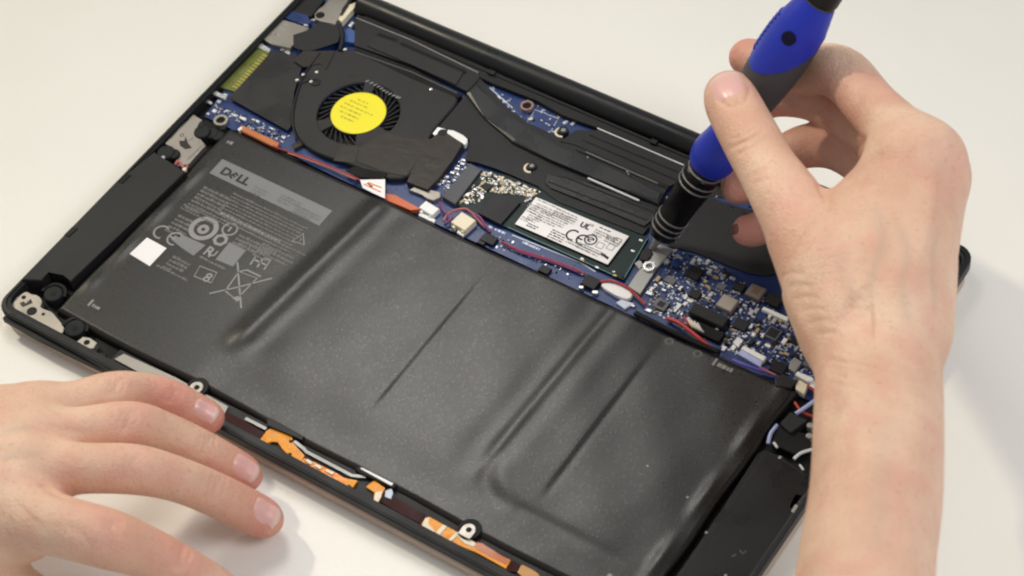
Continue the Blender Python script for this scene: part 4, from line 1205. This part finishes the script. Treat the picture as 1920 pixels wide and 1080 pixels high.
def build_driver():
    drv = empty('screwdriver', tuple(DT - DA * 9), 'blue and grey precision screwdriver standing on the drive screw', 'screwdriver')
    # children are built in world mm, so undo the parent's place
    inv = Matrix.Translation(-Vector(drv.location))
    M_blue = mat('royal_blue_plastic', (26, 46, 170), 0.42, bump=0.12, bscale=1200, var=0.08)
    M_grip = mat('dark_grey_rubber_grip', (66, 66, 70), 0.62, bump=0.3, bscale=1600, var=0.1)
    M_gloss = mat('black_anodised_collar', (14, 14, 15), 0.24, var=0.2)
    parts = []
    parts.append(lathe_part('bit', [(-9, 0.7), (-8, 1.0), (-5, 1.3), (-2.5, 2.0), (0.5, 2.2)], M_greybar, drv, 16))
    parts.append(lathe_part('collar', [(-0.2, 3.2), (0.1, 4.9), (0.8, 5.5), (2.6, 5.8), (10.5, 5.9), (11.5, 5.6), (18, 6.0), (24.5, 6.6), (25.2, 6.8), (33, 6.9), (33.6, 6.3), (36.5, 6.3)], M_gloss, drv))
    for s, r in ((4.2, 6.0), (7.0, 6.05), (9.8, 6.1), (27.3, 7.0), (30.0, 7.05), (34.0, 6.6)):
        parts.append(lathe_part('silver_ring', [(s - 0.42, r - 0.35), (s - 0.32, r), (s + 0.32, r), (s + 0.42, r - 0.35)], mat('steel_ring', (176, 176, 174), 0.28, metal=0.8), drv))
    parts.append(lathe_part('blue_grip', [(35.2, 5.8), (35.8, 6.9), (37.2, 7.8), (39.5, 8.5), (42, 8.8), (45, 8.6), (48, 8.0), (52, 7.3), (55, 7.0)], M_blue, drv))
    hprof = [(53, 6.6), (58, 6.9), (64, 7.4), (70, 8.0), (76, 8.7), (82, 9.2), (88, 9.5), (94, 9.6), (100, 9.4), (106, 8.7), (111, 7.6), (115, 6.6), (117, 6.2)]
    parts.append(lathe_part('grey_grip', hprof, M_grip, drv))
    # blue inlay that wraps the upper left flank and tapers to a tongue
    def hr(s):
        return np.interp(s, [p[0] for p in hprof], [p[1] for p in hprof])
    ss = np.linspace(84, 116.5, 34)
    def edge(s):
        t = (s - 84) / 32.5
        half = 0.15 + 2.6 * min(1, t * 1.5) ** 0.75
        mid = BLUE_MID - 0.55 * min(1, t * 1.3)
        return mid - half, mid + half
    prof = [(s, hr(s) + 0.28) for s in ss]
    parts.append(lathe_part('blue_inlay', prof, M_blue, drv, 40, 0, 3.0, edge))
    # hanging hole through the handle
    c = axis_pt(103.0, hr(103.0) + 0.2, -0.15)
    n = c - axis_pt(103.0, 0, 0); n /= np.linalg.norm(n)
    bm = bmesh.new()
    bmesh.ops.create_cone(bm, cap_ends=True, segments=24, radius1=2.7 * S, radius2=2.5 * S, depth=1.0 * S)
    q = Vector(n).to_track_quat('Z', 'Y').to_matrix().to_4x4()
    bm.transform(Matrix.Translation(Vector(c) * S) @ q)
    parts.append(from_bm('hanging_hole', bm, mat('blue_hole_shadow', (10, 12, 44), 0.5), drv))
    for k in range(9):
        sk = 89.0 + k * 2.0
        lo, hi = edge(sk)
        parts.append(lathe_part('grip_rib', [(sk - 0.5, hr(sk) + 0.1), (sk - 0.25, hr(sk) + 0.75), (sk + 0.25, hr(sk) + 0.75), (sk + 0.5, hr(sk) + 0.1)], M_blue, drv, 12, 0, 1.0, lambda q: (-2.2, -1.25)))
    parts.append(lathe_part('spin_cap', [(116.5, 5.6), (117, 6.2), (118, 6.5), (126, 6.4), (134, 6.1), (136, 5.2)], M_black, drv))
    for p in parts:
        p.data.transform(inv)
    return drv


BLUE_MID = -0.75
build_driver()


# ------------------------------------------------------------------ hands
def smin(a, b, k):
    h = np.clip(k - np.abs(a - b), 0, None) / k
    return np.minimum(a, b) - h * h * k * 0.25


class Field:
    """Signed distance field on a grid, meshed with surface nets."""
    def __init__(self, lo, hi, h):
        self.h = h
        self.lo = np.array(lo, float)
        self.n = np.ceil((np.array(hi) - self.lo) / h).astype(int) + 1
        self.d = np.full(self.n, 30.0, np.float32)

    def blank(self):
        return np.full(self.n, 30.0, np.float32)

    def box(self, lo, hi):
        a = np.clip(np.floor((np.array(lo) - self.lo) / self.h).astype(int), 0, self.n)
        b = np.clip(np.ceil((np.array(hi) - self.lo) / self.h).astype(int) + 1, 0, self.n)
        return tuple(slice(i, j) for i, j in zip(a, b))

    def coords(self, sl):
        ax = [self.lo[i] + self.h * np.arange(sl[i].start, sl[i].stop, dtype=np.float32) for i in range(3)]
        return np.meshgrid(*ax, indexing='ij', sparse=True)

    def cone(self, d, a, b, ra, rb, k, flat=None):
        a, b = np.array(a, float), np.array(b, float)
        pad = max(ra, rb) + k + 4
        sl = self.box(np.minimum(a, b) - pad, np.maximum(a, b) + pad)
        if any(s.stop <= s.start for s in sl): return
        X, Y, Z = self.coords(sl)
        e = b - a
        L = max(float(e @ e), 1e-6)
        t = np.clip(((X - a[0]) * e[0] + (Y - a[1]) * e[1] + (Z - a[2]) * e[2]) / L, 0, 1)
        dx, dy, dz = X - a[0] - t * e[0], Y - a[1] - t * e[1], Z - a[2] - t * e[2]
        r = ra + (rb - ra) * t
        if flat is not None:                     # squash along one direction
            nrm, f = flat
            p = dx * nrm[0] + dy * nrm[1] + dz * nrm[2]
            q2 = dx * dx + dy * dy + dz * dz - p * p
            dist = np.sqrt(np.maximum(q2, 0) + (p * f) ** 2) - r
            dist = dist / (1 + 0.25 * (f - 1))
        else:
            dist = np.sqrt(dx * dx + dy * dy + dz * dz) - r
        d[sl] = smin(d[sl], dist.astype(np.float32), k)

    def mesh(self, d):
        n = self.n
        ins = d < 0
        cnt = np.zeros(n - 1, np.int8)
        for i in (0, 1):
            for j in (0, 1):
                for k in (0, 1):
                    cnt += ins[i:n[0] - 1 + i, j:n[1] - 1 + j, k:n[2] - 1 + k]
        act = (cnt > 0) & (cnt < 8)
        idx = -np.ones(n - 1, np.int64)
        cells = np.argwhere(act)
        idx[act] = np.arange(len(cells))
        acc = np.zeros((len(cells), 3)); w = np.zeros(len(cells))
        cs = [(i, j, k) for i in (0, 1) for j in (0, 1) for k in (0, 1)]
        for a in range(8):
            for ax in range(3):
                if cs[a][ax] == 1: continue
                b = list(cs[a]); b[ax] = 1
                va = d[tuple((cells + cs[a]).T)]; vb = d[tuple((cells + b).T)]
                m = (va < 0) != (vb < 0)
                t = np.where(m, va / np.where(m, va - vb, 1), 0)
                p = np.array(cs[a], float)[None] + np.eye(3)[ax][None] * t[:, None]
                acc += p * m[:, None]; w += m
        co = self.lo + self.h * (cells + acc / np.maximum(w, 1)[:, None])
        quads = []
        for ax in range(3):
            u, v = (ax + 1) % 3, (ax + 2) % 3
            sa = [slice(1, -1)] * 3; sa[ax] = slice(0, -1)
            sb = list(sa); sb[ax] = slice(1, None)
            A = ins[tuple(sa)]; B = ins[tuple(sb)]
            e = np.argwhere(A != B)
            off = np.array([1, 1, 1]); off[ax] = 0
            e = e + off
            fl = A[tuple((e - off).T)]
            def cell(du, dv):
                c = e.copy(); c[:, u] -= du; c[:, v] -= dv
                return idx[tuple(c.T)]
            q = np.stack([cell(0, 0), cell(1, 0), cell(1, 1), cell(0, 1)], 1)
            q[~fl] = q[~fl][:, ::-1]
            quads.append(q)
        return co, np.concatenate(quads)


def laplacian(co, quads, it):
    e = np.concatenate([quads[:, [0, 1]], quads[:, [1, 2]], quads[:, [2, 3]], quads[:, [3, 0]]])
    for _ in range(it):
        acc = np.zeros_like(co); n = np.zeros(len(co))
        for a, b in ((0, 1), (1, 0)):
            np.add.at(acc, e[:, a], co[e[:, b]]); np.add.at(n, e[:, a], 1)
        co = co * 0.45 + 0.55 * acc / np.maximum(n, 1)[:, None]
    return co


def skin_material():
    m = bpy.data.materials.new('skin')
    m.use_nodes = True
    nt = m.node_tree
    N = nt.nodes.new
    L = nt.links.new
    b = nt.nodes['Principled BSDF']
    geo = N('ShaderNodeNewGeometry')

    def noise(scale, detail):
        n = N('ShaderNodeTexNoise'); n.inputs['Scale'].default_value = scale; n.inputs['Detail'].default_value = detail
        L(geo.outputs['Position'], n.inputs['Vector'])
        return n

    def mapr(sock, a, c, lo, hi):
        r = N('ShaderNodeMapRange'); r.inputs[1].default_value = a; r.inputs[2].default_value = c
        r.inputs[3].default_value = lo; r.inputs[4].default_value = hi
        L(sock, r.inputs[0])
        return r.outputs[0]

    def mix(fac, a, col):
        x = N('ShaderNodeMix'); x.data_type = 'RGBA'
        L(fac, x.inputs[0]); L(a, x.inputs[6]); x.inputs[7].default_value = srgb(*col) + (1,)
        return x.outputs[2]
    base = N('ShaderNodeMix'); base.data_type = 'RGBA'
    base.inputs[6].default_value = srgb(214, 170, 144) + (1,)
    base.inputs[7].default_value = srgb(230, 195, 168) + (1,)
    L(mapr(noise(38, 6).outputs['Fac'], 0.35, 0.65, 0, 1), base.inputs[0])
    c = mix(mapr(noise(95, 4).outputs['Fac'], 0.48, 0.72, 0, 0.42), base.outputs[2], (218, 154, 138))
    c = mix(mapr(noise(620, 2).outputs['Fac'], 0.58, 0.75, 0, 0.35), c, (190, 128, 102))
    at = N('ShaderNodeAttribute'); at.attribute_name = 'blush'
    c = mix(at.outputs['Fac'], c, (212, 130, 118))
    av = N('ShaderNodeAttribute'); av.attribute_name = 'vein'
    c = mix(mapr(av.outputs['Fac'], 0, 1, 0, 0.4), c, (172, 156, 140))
    L(c, b.inputs['Base Color'])
    L(mapr(noise(300, 3).outputs['Fac'], 0.3, 0.7, 0.40, 0.62), b.inputs['Roughness'])
    b.inputs['Specular IOR Level'].default_value = 0.38
    b.inputs['Subsurface Weight'].default_value = 0.12
    b.inputs['Subsurface Radius'].default_value = (1.0, 0.35, 0.2)
    b.inputs['Subsurface Scale'].default_value = 0.003
    vo = N('ShaderNodeTexVoronoi'); vo.feature = 'DISTANCE_TO_EDGE'; vo.inputs['Scale'].default_value = 650
    L(geo.outputs['Position'], vo.inputs['Vector'])
    ve = mapr(vo.outputs['Distance'], 0.0, 0.25, 0.0, 1.0)
    add = N('ShaderNodeMath'); add.operation = 'MULTIPLY_ADD'; add.inputs[1].default_value = 0.35
    L(ve, add.inputs[0]); L(noise(330, 6).outputs['Fac'], add.inputs[2])
    bp = N('ShaderNodeBump'); bp.inputs['Strength'].default_value = 0.5; bp.inputs['Distance'].default_value = 0.0006
    L(add.outputs[0], bp.inputs['Height'])
    L(bp.outputs['Normal'], b.inputs['Normal'])
    return m


M_skin = skin_material()
def nail_material():
    m = mat('fingernail', (222, 172, 164), 0.26, var=0.05, spec=0.5)
    nt = m.node_tree
    b = nt.nodes['Principled BSDF']
    src = b.inputs['Base Color'].links[0].from_socket
    at = nt.nodes.new('ShaderNodeAttribute'); at.attribute_name = 'free_edge'
    x = nt.nodes.new('ShaderNodeMix'); x.data_type = 'RGBA'
    nt.links.new(at.outputs['Fac'], x.inputs[0]); nt.links.new(src, x.inputs[6])
    x.inputs[7].default_value = srgb(232, 210, 194) + (1,)
    nt.links.new(x.outputs[2], b.inputs['Base Color'])
    return m


M_nail = nail_material()


def make_hand(name, label, palm, fingers, nails, creases, voxel, blush_pts, clipbox=None, arm=None):
    """palm: list of cones (a, b, ra, rb, k); fingers: list of node chains [(x,y,z,r)...]."""
    allp = [np.array(p[:3]) for c in fingers for p in c['nodes']] + [np.array(c[i]) for c in palm for i in (0, 1)]
    allp += [np.array(q[:3]) for q in (arm or [])]
    lo = np.min(allp, 0) - 28; hi = np.max(allp, 0) + 28
    if clipbox is not None:
        lo = np.maximum(lo, clipbox[0]); hi = np.minimum(hi, clipbox[1])
    F = Field(lo, hi, voxel)
    dP = F.blank()
    if arm:
        ar = spline([np.array(q) for q in arm], 8)
        for a, b in zip(ar, ar[1:]):
            F.cone(dP, a[:3], b[:3], a[3], b[3], 0.05)
    for c in palm:
        F.cone(dP, c[0], c[1], c[2], c[3], c[4], c[5] if len(c) > 5 else None)
    total = dP.copy()
    for ch in fingers:
        dF = F.blank()
        nd = ch['nodes']
        nd = spline([np.array(q) for q in nd], 6)
        for a, b in zip(nd, nd[1:]):
            F.cone(dF, a[:3], b[:3], a[3], b[3], 0.05)
        for c in ch.get('bumps', []):
            F.cone(dF, c[:3], c[:3], c[3], c[3], c[4])
        comb = smin(dP, dF, ch.get('k', 8.0))
        total = smin(total, comb, 0.8)
    # close the field at the border so the limb ends in a cap
    for ax in range(3):
        for side in (0, -1):
            s = [slice(None)] * 3; s[ax] = side
            total[tuple(s)] = np.maximum(total[tuple(s)], 0.5)
    co, quads = F.mesh(total)
    co = laplacian(co, quads, 2)
    # creases, tendons and veins, laid on the surface and worked into it
    tri = co[quads]
    fn = np.cross(tri[:, 2] - tri[:, 0], tri[:, 3] - tri[:, 1])
    vn_ = np.zeros_like(co)
    for c in range(4):
        np.add.at(vn_, quads[:, c], fn)
    vn_ /= np.linalg.norm(vn_, axis=1)[:, None] + 1e-9
    bvh = BVHTree.FromPolygons(co.tolist(), quads.tolist())
    off = np.zeros(len(co)); vein = np.zeros(len(co))
    def on_skin(px, py):
        d = np.array([(px - 960) / FPX, -(py - 540) / FPX, -1.0]) @ RM
        h = bvh.ray_cast(Vector(CAM), Vector(d / np.linalg.norm(d)), 3000)
        return None if h[0] is None else np.array(h[0])
    for pts, w, dep, tint in creases:
        q = [on_skin(*p[:2]) for p in spline([np.array([a, b, 0.0]) for a, b in pts], 5)]
        q = [p for p in q if p is not None]
        if not q: continue
        if len(q) == 1: q = q * 2
        best = np.full(len(co), 1e9)
        q = np.array(q)
        sel = np.where(((co > q.min(0) - 4 * w) & (co < q.max(0) + 4 * w)).all(1))[0]
        c = co[sel]; bs = np.full(len(sel), 1e9); taper = np.ones(len(sel))
        for k, (a, b) in enumerate(zip(q, q[1:])):
            e = b - a; L = e @ e + 1e-9
            if L > 100: continue
            t = np.clip((c - a) @ e / L, 0, 1)
            d2 = ((c - a - t[:, None] * e) ** 2).sum(1)
            m = d2 < bs
            bs = np.where(m, d2, bs)
            pos = (k + t) / (len(q) - 1)
            taper = np.where(m, np.clip(np.minimum(pos, 1 - pos) * 4 + 0.25, 0, 1) if len(q) > 2 else 1.0, taper)
        g = np.exp(-bs / (w * w)) * taper
        off[sel] -= dep * g
        if tint: vein[sel] = np.maximum(vein[sel], tint * g)
    co = co + vn_ * off[:, None]
    org = co.mean(0); org[2] = co[:, 2].min()
    me = bpy.data.meshes.new(name)
    me.from_pydata(((co - org) * S).tolist(), [], quads.tolist())
    me.update()
    at = me.attributes.new('blush', 'FLOAT', 'POINT')
    bl = np.zeros(len(co))
    for p, r, w in blush_pts:
        bl = np.maximum(bl, w * np.exp(-((co - np.array(p)) ** 2).sum(1) / (r * r)))
    at.data.foreach_set('value', bl.astype(np.float32))
    at2 = me.attributes.new('vein', 'FLOAT', 'POINT')
    at2.data.foreach_set('value', vein.astype(np.float32))
    o = mesh_obj(name, me, M_skin, None, smooth=True)
    o.location = org * S
    o['label'] = label; o['category'] = 'hand'; o['group'] = 'hands at work on the laptop'
    sub = o.modifiers.new('smooth', 'SUBSURF'); sub.levels = 1; sub.render_levels = 1
    # nails sit on the skin
    bvh = BVHTree.FromPolygons(co.tolist(), quads.tolist())
    for (tip, base, nrm, w, ln, *nm_) in nails:
        tip, base, nrm = np.array(tip), np.array(base), np.array(nrm, float)
        ax = tip - base; ax /= np.linalg.norm(ax)
        nrm = nrm - ax * (nrm @ ax); nrm /= np.linalg.norm(nrm)
        sd = np.cross(ax, nrm)
        ng, mg = 12, 12
        V, ok = [], True
        for i in range(ng):
            for j in range(mg):
                s = -1 + 2 * i / (ng - 1); t = -1 + 2 * j / (mg - 1)
                # rounded rectangle
                x = s * w / 2 * (1 - 0.10 * max(0, t) ** 2 - 0.22 * max(0, -t) ** 3)
                y = t * ln / 2 - 0.10 * ln * (s * s) * (1 if t > 0 else -1) * abs(t)
                p = tip + ax * y + sd * x + nrm * 14
                hit = bvh.ray_cast(Vector(p), Vector(-nrm), 40)
                if hit[0] is None:
                    hit = bvh.find_nearest(Vector(tip + ax * y + sd * x))
                q = np.array(hit[0]) + nrm * (0.50 - 0.70 * max(abs(s), max(0, -t)) ** 5) + ax * (0.4 if t > 0.9 else 0)
                V.append(q)
        V = np.array(V)
        # ease the plate so it reads as one curved nail
        G = V.reshape(ng, mg, 3)
        for _ in range(3):
            G2 = G.copy()
            G2[1:-1, 1:-1] = (G[:-2, 1:-1] + G[2:, 1:-1] + G[1:-1, :-2] + G[1:-1, 2:] + G[1:-1, 1:-1] * 2) / 6
            G = G2
        V = G.reshape(-1, 3) - org
        f = [[i * mg + j, (i + 1) * mg + j, (i + 1) * mg + j + 1, i * mg + j + 1] for i in range(ng - 1) for j in range(mg - 1)]
        nm = bpy.data.meshes.new('fingernail')
        nm.from_pydata((V * S).tolist(), [], f); nm.update()
        fe = nm.attributes.new('free_edge', 'FLOAT', 'POINT')
        fe.data.foreach_set('value', [min(1.0, max(0.0, (-1 + 2 * (k % mg) / (mg - 1) - 0.78) / 0.12)) for k in range(ng * mg)])
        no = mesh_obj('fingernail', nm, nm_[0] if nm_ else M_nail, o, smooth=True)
        so = no.modifiers.new('thick', 'SOLIDIFY'); so.thickness = 0.0004; so.offset = -1
    return o


def nd(px, py, z, r):
    p = P(px, py, z)
    return (p[0], p[1], p[2], r)


def build_right_hand():
    p3 = lambda px, py, z: P(px, py, z)
    wrist = p3(1648, 640, 84)
    A = lambda a, b, ra, rb, k=10, flat=None: (a, b, ra, rb, k, flat)
    palm = [
        # metacarpals: index, middle, ring, little
        A(p3(1690, 600, 88), p3(1727, 300, 97), 12.5, 12.0, 12),
        A(p3(1680, 610, 80), p3(1745, 335, 84), 13.0, 12.0, 12),
        A(p3(1665, 610, 70), p3(1722, 372, 70), 13.0, 11.5, 12),
        A(p3(1645, 610, 62), p3(1690, 420, 58), 13.0, 10.5, 12),
        # web and muscle between thumb and index
        A(p3(1668, 330, 92), p3(1625, 470, 86), 9.5, 15.5, 12),
        A(p3(1612, 395, 86), p3(1590, 520, 84), 8.0, 15.0, 12),
        # heel of the thumb
        A(p3(1520, 455, 84), p3(1600, 600, 82), 12.5, 16.5, 12),
    ]
    arm = [nd(1600, 1420, 108, 22.5), nd(1622, 1085, 94, 19.6), nd(1642, 930, 89, 19.3), nd(1647, 800, 86, 19.4), nd(1647, 690, 85, 19.3), nd(1640, 610, 84, 20.2), nd(1632, 560, 83, 20.5)]
    # thumb
    thumb = dict(nodes=[nd(1368, 180, 82, 9.0), nd(1376, 200, 84, 9.7), nd(1412, 268, 86, 10.1), nd(1440, 318, 87, 10.2), nd(1482, 385, 87, 11.8), nd(1530, 470, 85, 13.0)], k=5, kj=5)
    index = dict(nodes=[nd(1400, 108, 62, 6.6), nd(1412, 110, 64, 7.2), nd(1478, 132, 71, 8.0), nd(1570, 134, 85, 9.4), nd(1640, 205, 92, 9.2), nd(1727, 300, 97, 12.0)], k=9, kj=4)
    middle = dict(nodes=[nd(1396, 212, 44, 6.8), nd(1450, 181, 54, 7.6), nd(1530, 187, 61, 8.0), nd(1602, 226, 67, 9.0), nd(1745, 335, 84, 11.5)], k=6, kj=4)
    ringf = dict(nodes=[nd(1383, 350, 34, 6.3), nd(1402, 342, 35, 6.9), nd(1450, 305, 40, 7.3), nd(1512, 274, 46, 8.0), nd(1594, 280, 54, 9.6), nd(1722, 372, 70, 11.0)], k=6, kj=4)
    little = dict(nodes=[nd(1400, 432, 25, 5.6), nd(1418, 430, 26, 6.2), nd(1480, 408, 31, 6.8), nd(1570, 400, 38, 7.8), nd(1690, 420, 58, 10.5)], k=6, kj=4)
    vn = CAM - p3(1380, 200, 82); vn /= np.linalg.norm(vn)
    nails = [
        (P(1365, 163, 92), P(1398, 226, 93), vn - 0.12 * RM[0] + 0.22 * RM[1], 13.5, 14.5),
        (P(1381, 432, 25), P(1440, 425, 28), -0.85 * RM[0] + 0.45 * vn + 0.05 * RM[1], 4.4, 4.6, mat('shaded_fingernail', (128, 84, 76), 0.35)),  # shade at the little fingertip put into this nail's colour
    ]
    cr = []
    def crease(pts, w=0.9, d=0.5, tint=0.0):
        cr.append((pts, w, d, tint))
    # fold round the thumb nail
    crease([(1344, 172), (1352, 190), (1372, 200), (1393, 194), (1404, 176), (1402, 158)], 0.9, 0.6)
    # thumb joint
    crease([(1366, 279), (1388, 268), (1412, 255), (1434, 240)], 1.0, 0.75)
    crease([(1372, 262), (1396, 252), (1426, 234)], 0.9, 0.5)
    crease([(1380, 291), (1404, 279), (1438, 260)], 0.9, 0.5)
    crease([(1376, 270), (1400, 262), (1425, 248)], 0.7, 0.35)
    crease([(1405, 330), (1430, 322), (1455, 308)], 1.0, 0.3)
    crease([(1410, 345), (1440, 335), (1470, 318)], 1.0, 0.25)
    # web and palm folds
    crease([(1528, 330), (1538, 348), (1549, 368), (1556, 392)], 1.6, 1.3)
    crease([(1593, 303), (1606, 280), (1626, 256)], 1.4, 0.9)
    crease([(1598, 316), (1625, 300), (1655, 292)], 1.8, 0.5)
    crease([(1575, 352), (1600, 345), (1630, 350)], 1.4, 0.4)
    # index joint
    for k in range(3):
        crease([(1566 + 9 * k, 84 + 6 * k), (1573 + 9 * k, 108 + 6 * k), (1572 + 9 * k, 130 + 6 * k)], 0.9, 0.15)
    crease([(1640, 128), (1622, 160), (1600, 190)], 3.0, 0.5)
    # knuckles, tendons, veins on the back of the hand
    crease([(1700, 560), (1722, 470), (1745, 380), (1752, 310)], 3.2, -0.8)
    crease([(1742, 262), (1765, 300), (1772, 350)], 4.5, 0.7)
    crease([(1680, 420), (1700, 470), (1690, 530), (1700, 600)], 1.7, -0.35, 0.8)
    crease([(1640, 380), (1655, 440), (1640, 500), (1625, 560)], 1.8, -0.35, 0.7)
    crease([(1755, 430), (1745, 500), (1752, 580)], 1.7, -0.3, 0.7)
    crease([(1570, 470), (1590, 520), (1600, 560)], 2.2, -0.4, 0.5)
    # hollow at the root of the thumb, cord on its outer side
    crease([(1580, 570), (1612, 590), (1640, 590)], 10.0, 2.2)
    crease([(1478, 560), (1508, 610), (1540, 670), (1552, 740)], 4.0, -0.9)
    crease([(1508, 590), (1536, 650), (1556, 720), (1562, 800)], 4.5, 0.9)
    # wrist lines
    for k, (dy, dd) in enumerate(((0, 0.5), (14, 0.35), (26, 0.45), (44, 0.3), (-18, 0.3), (-34, 0.3))):
        crease([(1545 + 4 * k, 672 + dy), (1590, 680 + dy), (1640, 690 + dy), (1700, 712 + dy), (1740, 722 + dy)], 0.9, dd)
    for k in range(6):
        crease([(1462 + 13 * k, 520 + 22 * k), (1484 + 13 * k, 512 + 22 * k), (1510 + 13 * k, 516 + 22 * k)], 0.9, 0.35)
    for k in range(14):
        x0 = 1480 + (k * 37) % 90; y0 = 420 + k * 9
        crease([(x0, y0), (x0 + 45, y0 - 8), (x0 + 95, y0 - 4)], 0.8, 0.14)
    for k in range(9):
        crease([(1560 + (k * 31) % 60, 480 + k * 16), (1640, 476 + k * 16), (1720 + (k * 17) % 40, 484 + k * 16)], 0.8, 0.12)
    crease([(1660, 780), (1650, 900), (1640, 1040)], 3.0, -0.35, 0.5)
    crease([(1590, 800), (1580, 900), (1560, 1060)], 4.5, 0.5)
    blush = [(P(1366, 170, 82), 13, 0.35), (P(1400, 105, 62), 14, 0.75), (P(1383, 350, 34), 14, 0.7), (P(1400, 432, 25), 14, 0.8), (P(1590, 250, 60), 20, 0.45), (P(1540, 280, 48), 20, 0.45),
             (P(1560, 360, 80), 12, 0.4), (P(1480, 300, 44), 16, 0.4), (P(1640, 180, 92), 18, 0.25), (P(1480, 380, 95), 14, 0.2), (P(1760, 300, 100), 16, 0.2), (P(1470, 200, 52), 16, 0.5)]
    lo = np.array([0, -160, -10]); hi = np.array([420, 420, 200])
    return make_hand('hand', 'bare right hand and forearm gripping the screwdriver', palm, [thumb, index, middle, ringf, little], nails, cr, 0.85, blush, (lo, hi), arm)


def build_left_hand():
    p3 = lambda px, py, z: P(px, py, z)
    A = lambda a, b, ra, rb, k=10, flat=None: (a, b, ra, rb, k, flat)
    palm = [
        A(p3(70, 775, 44), p3(-170, 800, 46), 10.0, 13.0, 12),
        A(p3(60, 820, 50), p3(-170, 850, 50), 11.0, 14.0, 12),
        A(p3(50, 878, 52), p3(-170, 900, 52), 11.5, 14.0, 12),
        A(p3(20, 935, 50), p3(-170, 950, 50), 12.0, 14.0, 12),
        A(p3(40, 985, 48), p3(-120, 1000, 44), 12.0, 16.0, 12),
        A(p3(-60, 1040, 40), p3(-200, 980, 46), 12.0, 15.0, 12),
    ]
    little = dict(nodes=[nd(391, 783, 17.5, 5.8), nd(376, 776, 18.5, 6.4), nd(320, 748, 27, 6.8), nd(270, 735, 33, 6.8), nd(212, 738, 40, 7.8), nd(140, 755, 44, 7.6), nd(66, 775, 45, 9.5)], k=6, kj=4)
    ringf = dict(nodes=[nd(460, 891, 12, 6.2), nd(444, 882, 13.5, 7.0), nd(375, 842, 26, 7.0), nd(310, 812, 36, 7.1), nd(245, 796, 45, 8.0), nd(150, 808, 51, 8.2), nd(60, 822, 51, 10.5)], k=6, kj=4)
    middle = dict(nodes=[nd(497, 973, 9.5, 6.6), nd(478, 964, 11, 7.5), nd(405, 928, 25, 7.6), nd(330, 898, 38, 7.7), nd(250, 880, 48, 8.5), nd(150, 878, 54, 8.6), nd(55, 878, 53, 11)], k=6, kj=4)
    index = dict(nodes=[nd(455, 1150, 10, 7), nd(400, 1105, 20, 7.8), nd(335, 1070, 34, 8.6), nd(270, 1035, 44, 8.8), nd(200, 1010, 53, 9.8), nd(110, 985, 56, 10.2), nd(15, 955, 52, 12.5)], k=6, kj=4)
    thumb = dict(nodes=[nd(160, 1180, 12, 8), nd(60, 1130, 20, 9.5), nd(-60, 1060, 36, 12)], k=8, kj=4)
    vn = CAM - p3(400, 850, 20); vn /= np.linalg.norm(vn)
    up = RM[1]; rt = RM[0]
    nails = [
        (P(384, 768, 24), P(330, 742, 30), vn * 0.75 + up * 0.5 + rt * 0.0, 7.4, 9.5),
        (P(460, 874, 19), P(390, 836, 28), vn * 0.75 + up * 0.45 + rt * 0.2, 8.8, 10.5),
        (P(497, 958, 16), P(420, 920, 26), vn * 0.75 + up * 0.5 + rt * 0.15, 9.2, 11.0),
    ]
    cr = []
    def crease(pts, w=0.9, d=0.5, tint=0.0):
        cr.append((pts, w, d, tint))
    # joints: (centre, half-length of the lines, slant)
    for (x, y, hl, d) in ((216, 726, 18, 0.45), (238, 790, 26, 0.55), (246, 880, 30, 0.6), (322, 742, 16, 0.4), (384, 838, 22, 0.5), (404, 918, 26, 0.55), (205, 1005, 34, 0.7), (338, 1046, 28, 0.7)):
        for k, dx in enumerate((-13, -5, 4, 12)):
            crease([(x + dx + 9, y - hl), (x + dx + (4 if k % 2 else 1), y), (x + dx - 7, y + hl * 0.9)], 0.85, d * (0.6 if k in (0, 3) else 1.0))
    # web folds and tendons
    crease([(74, 905), (110, 925), (150, 940)], 2.2, 1.2)
    crease([(85, 800), (120, 806), (160, 812)], 1.6, 0.5)
    crease([(80, 755), (110, 760), (140, 766)], 1.6, 0.4)
    crease([(-20, 790), (20, 785), (60, 778)], 3.5, -0.7)
    crease([(-20, 836), (20, 830), (60, 824)], 3.5, -0.8)
    crease([(-20, 885), (20, 882), (60, 880)], 3.5, -0.8)
    crease([(0, 812), (30, 806), (62, 800)], 1.7, -0.2, 0.6)
    crease([(0, 860), (40, 852), (90, 848)], 1.7, -0.2, 0.6)
    crease([(120, 985), (150, 1000), (175, 1030)], 1.8, 0.4)
    for k in range(7):
        crease([(20 + 9 * k, 930 + 8 * k), (40 + 9 * k, 960 + 8 * k), (44 + 9 * k, 1000 + 7 * k)], 0.9, 0.14)
    blush = [(P(400, 785, 17), 13, 0.8), (P(320, 748, 30), 14, 0.6), (P(465, 890, 12), 13, 0.7), (P(500, 972, 9), 14, 0.75), (P(245, 790, 52), 10, 0.3), (P(250, 875, 56), 12, 0.3),
             (P(205, 1005, 60), 12, 0.4), (P(345, 1045, 42), 14, 0.5), (P(100, 925, 46), 14, 0.6), (P(430, 905, 18), 16, 0.35)]
    lo = np.array([-60, -180, 0.6]); hi = np.array([260, 160, 120])
    return make_hand('hand', 'relaxed left hand with fingertips resting by the laptop front edge', palm, [little, ringf, middle, index, thumb], nails, cr, 0.85, blush, (lo, hi))


build_right_hand()
build_left_hand()
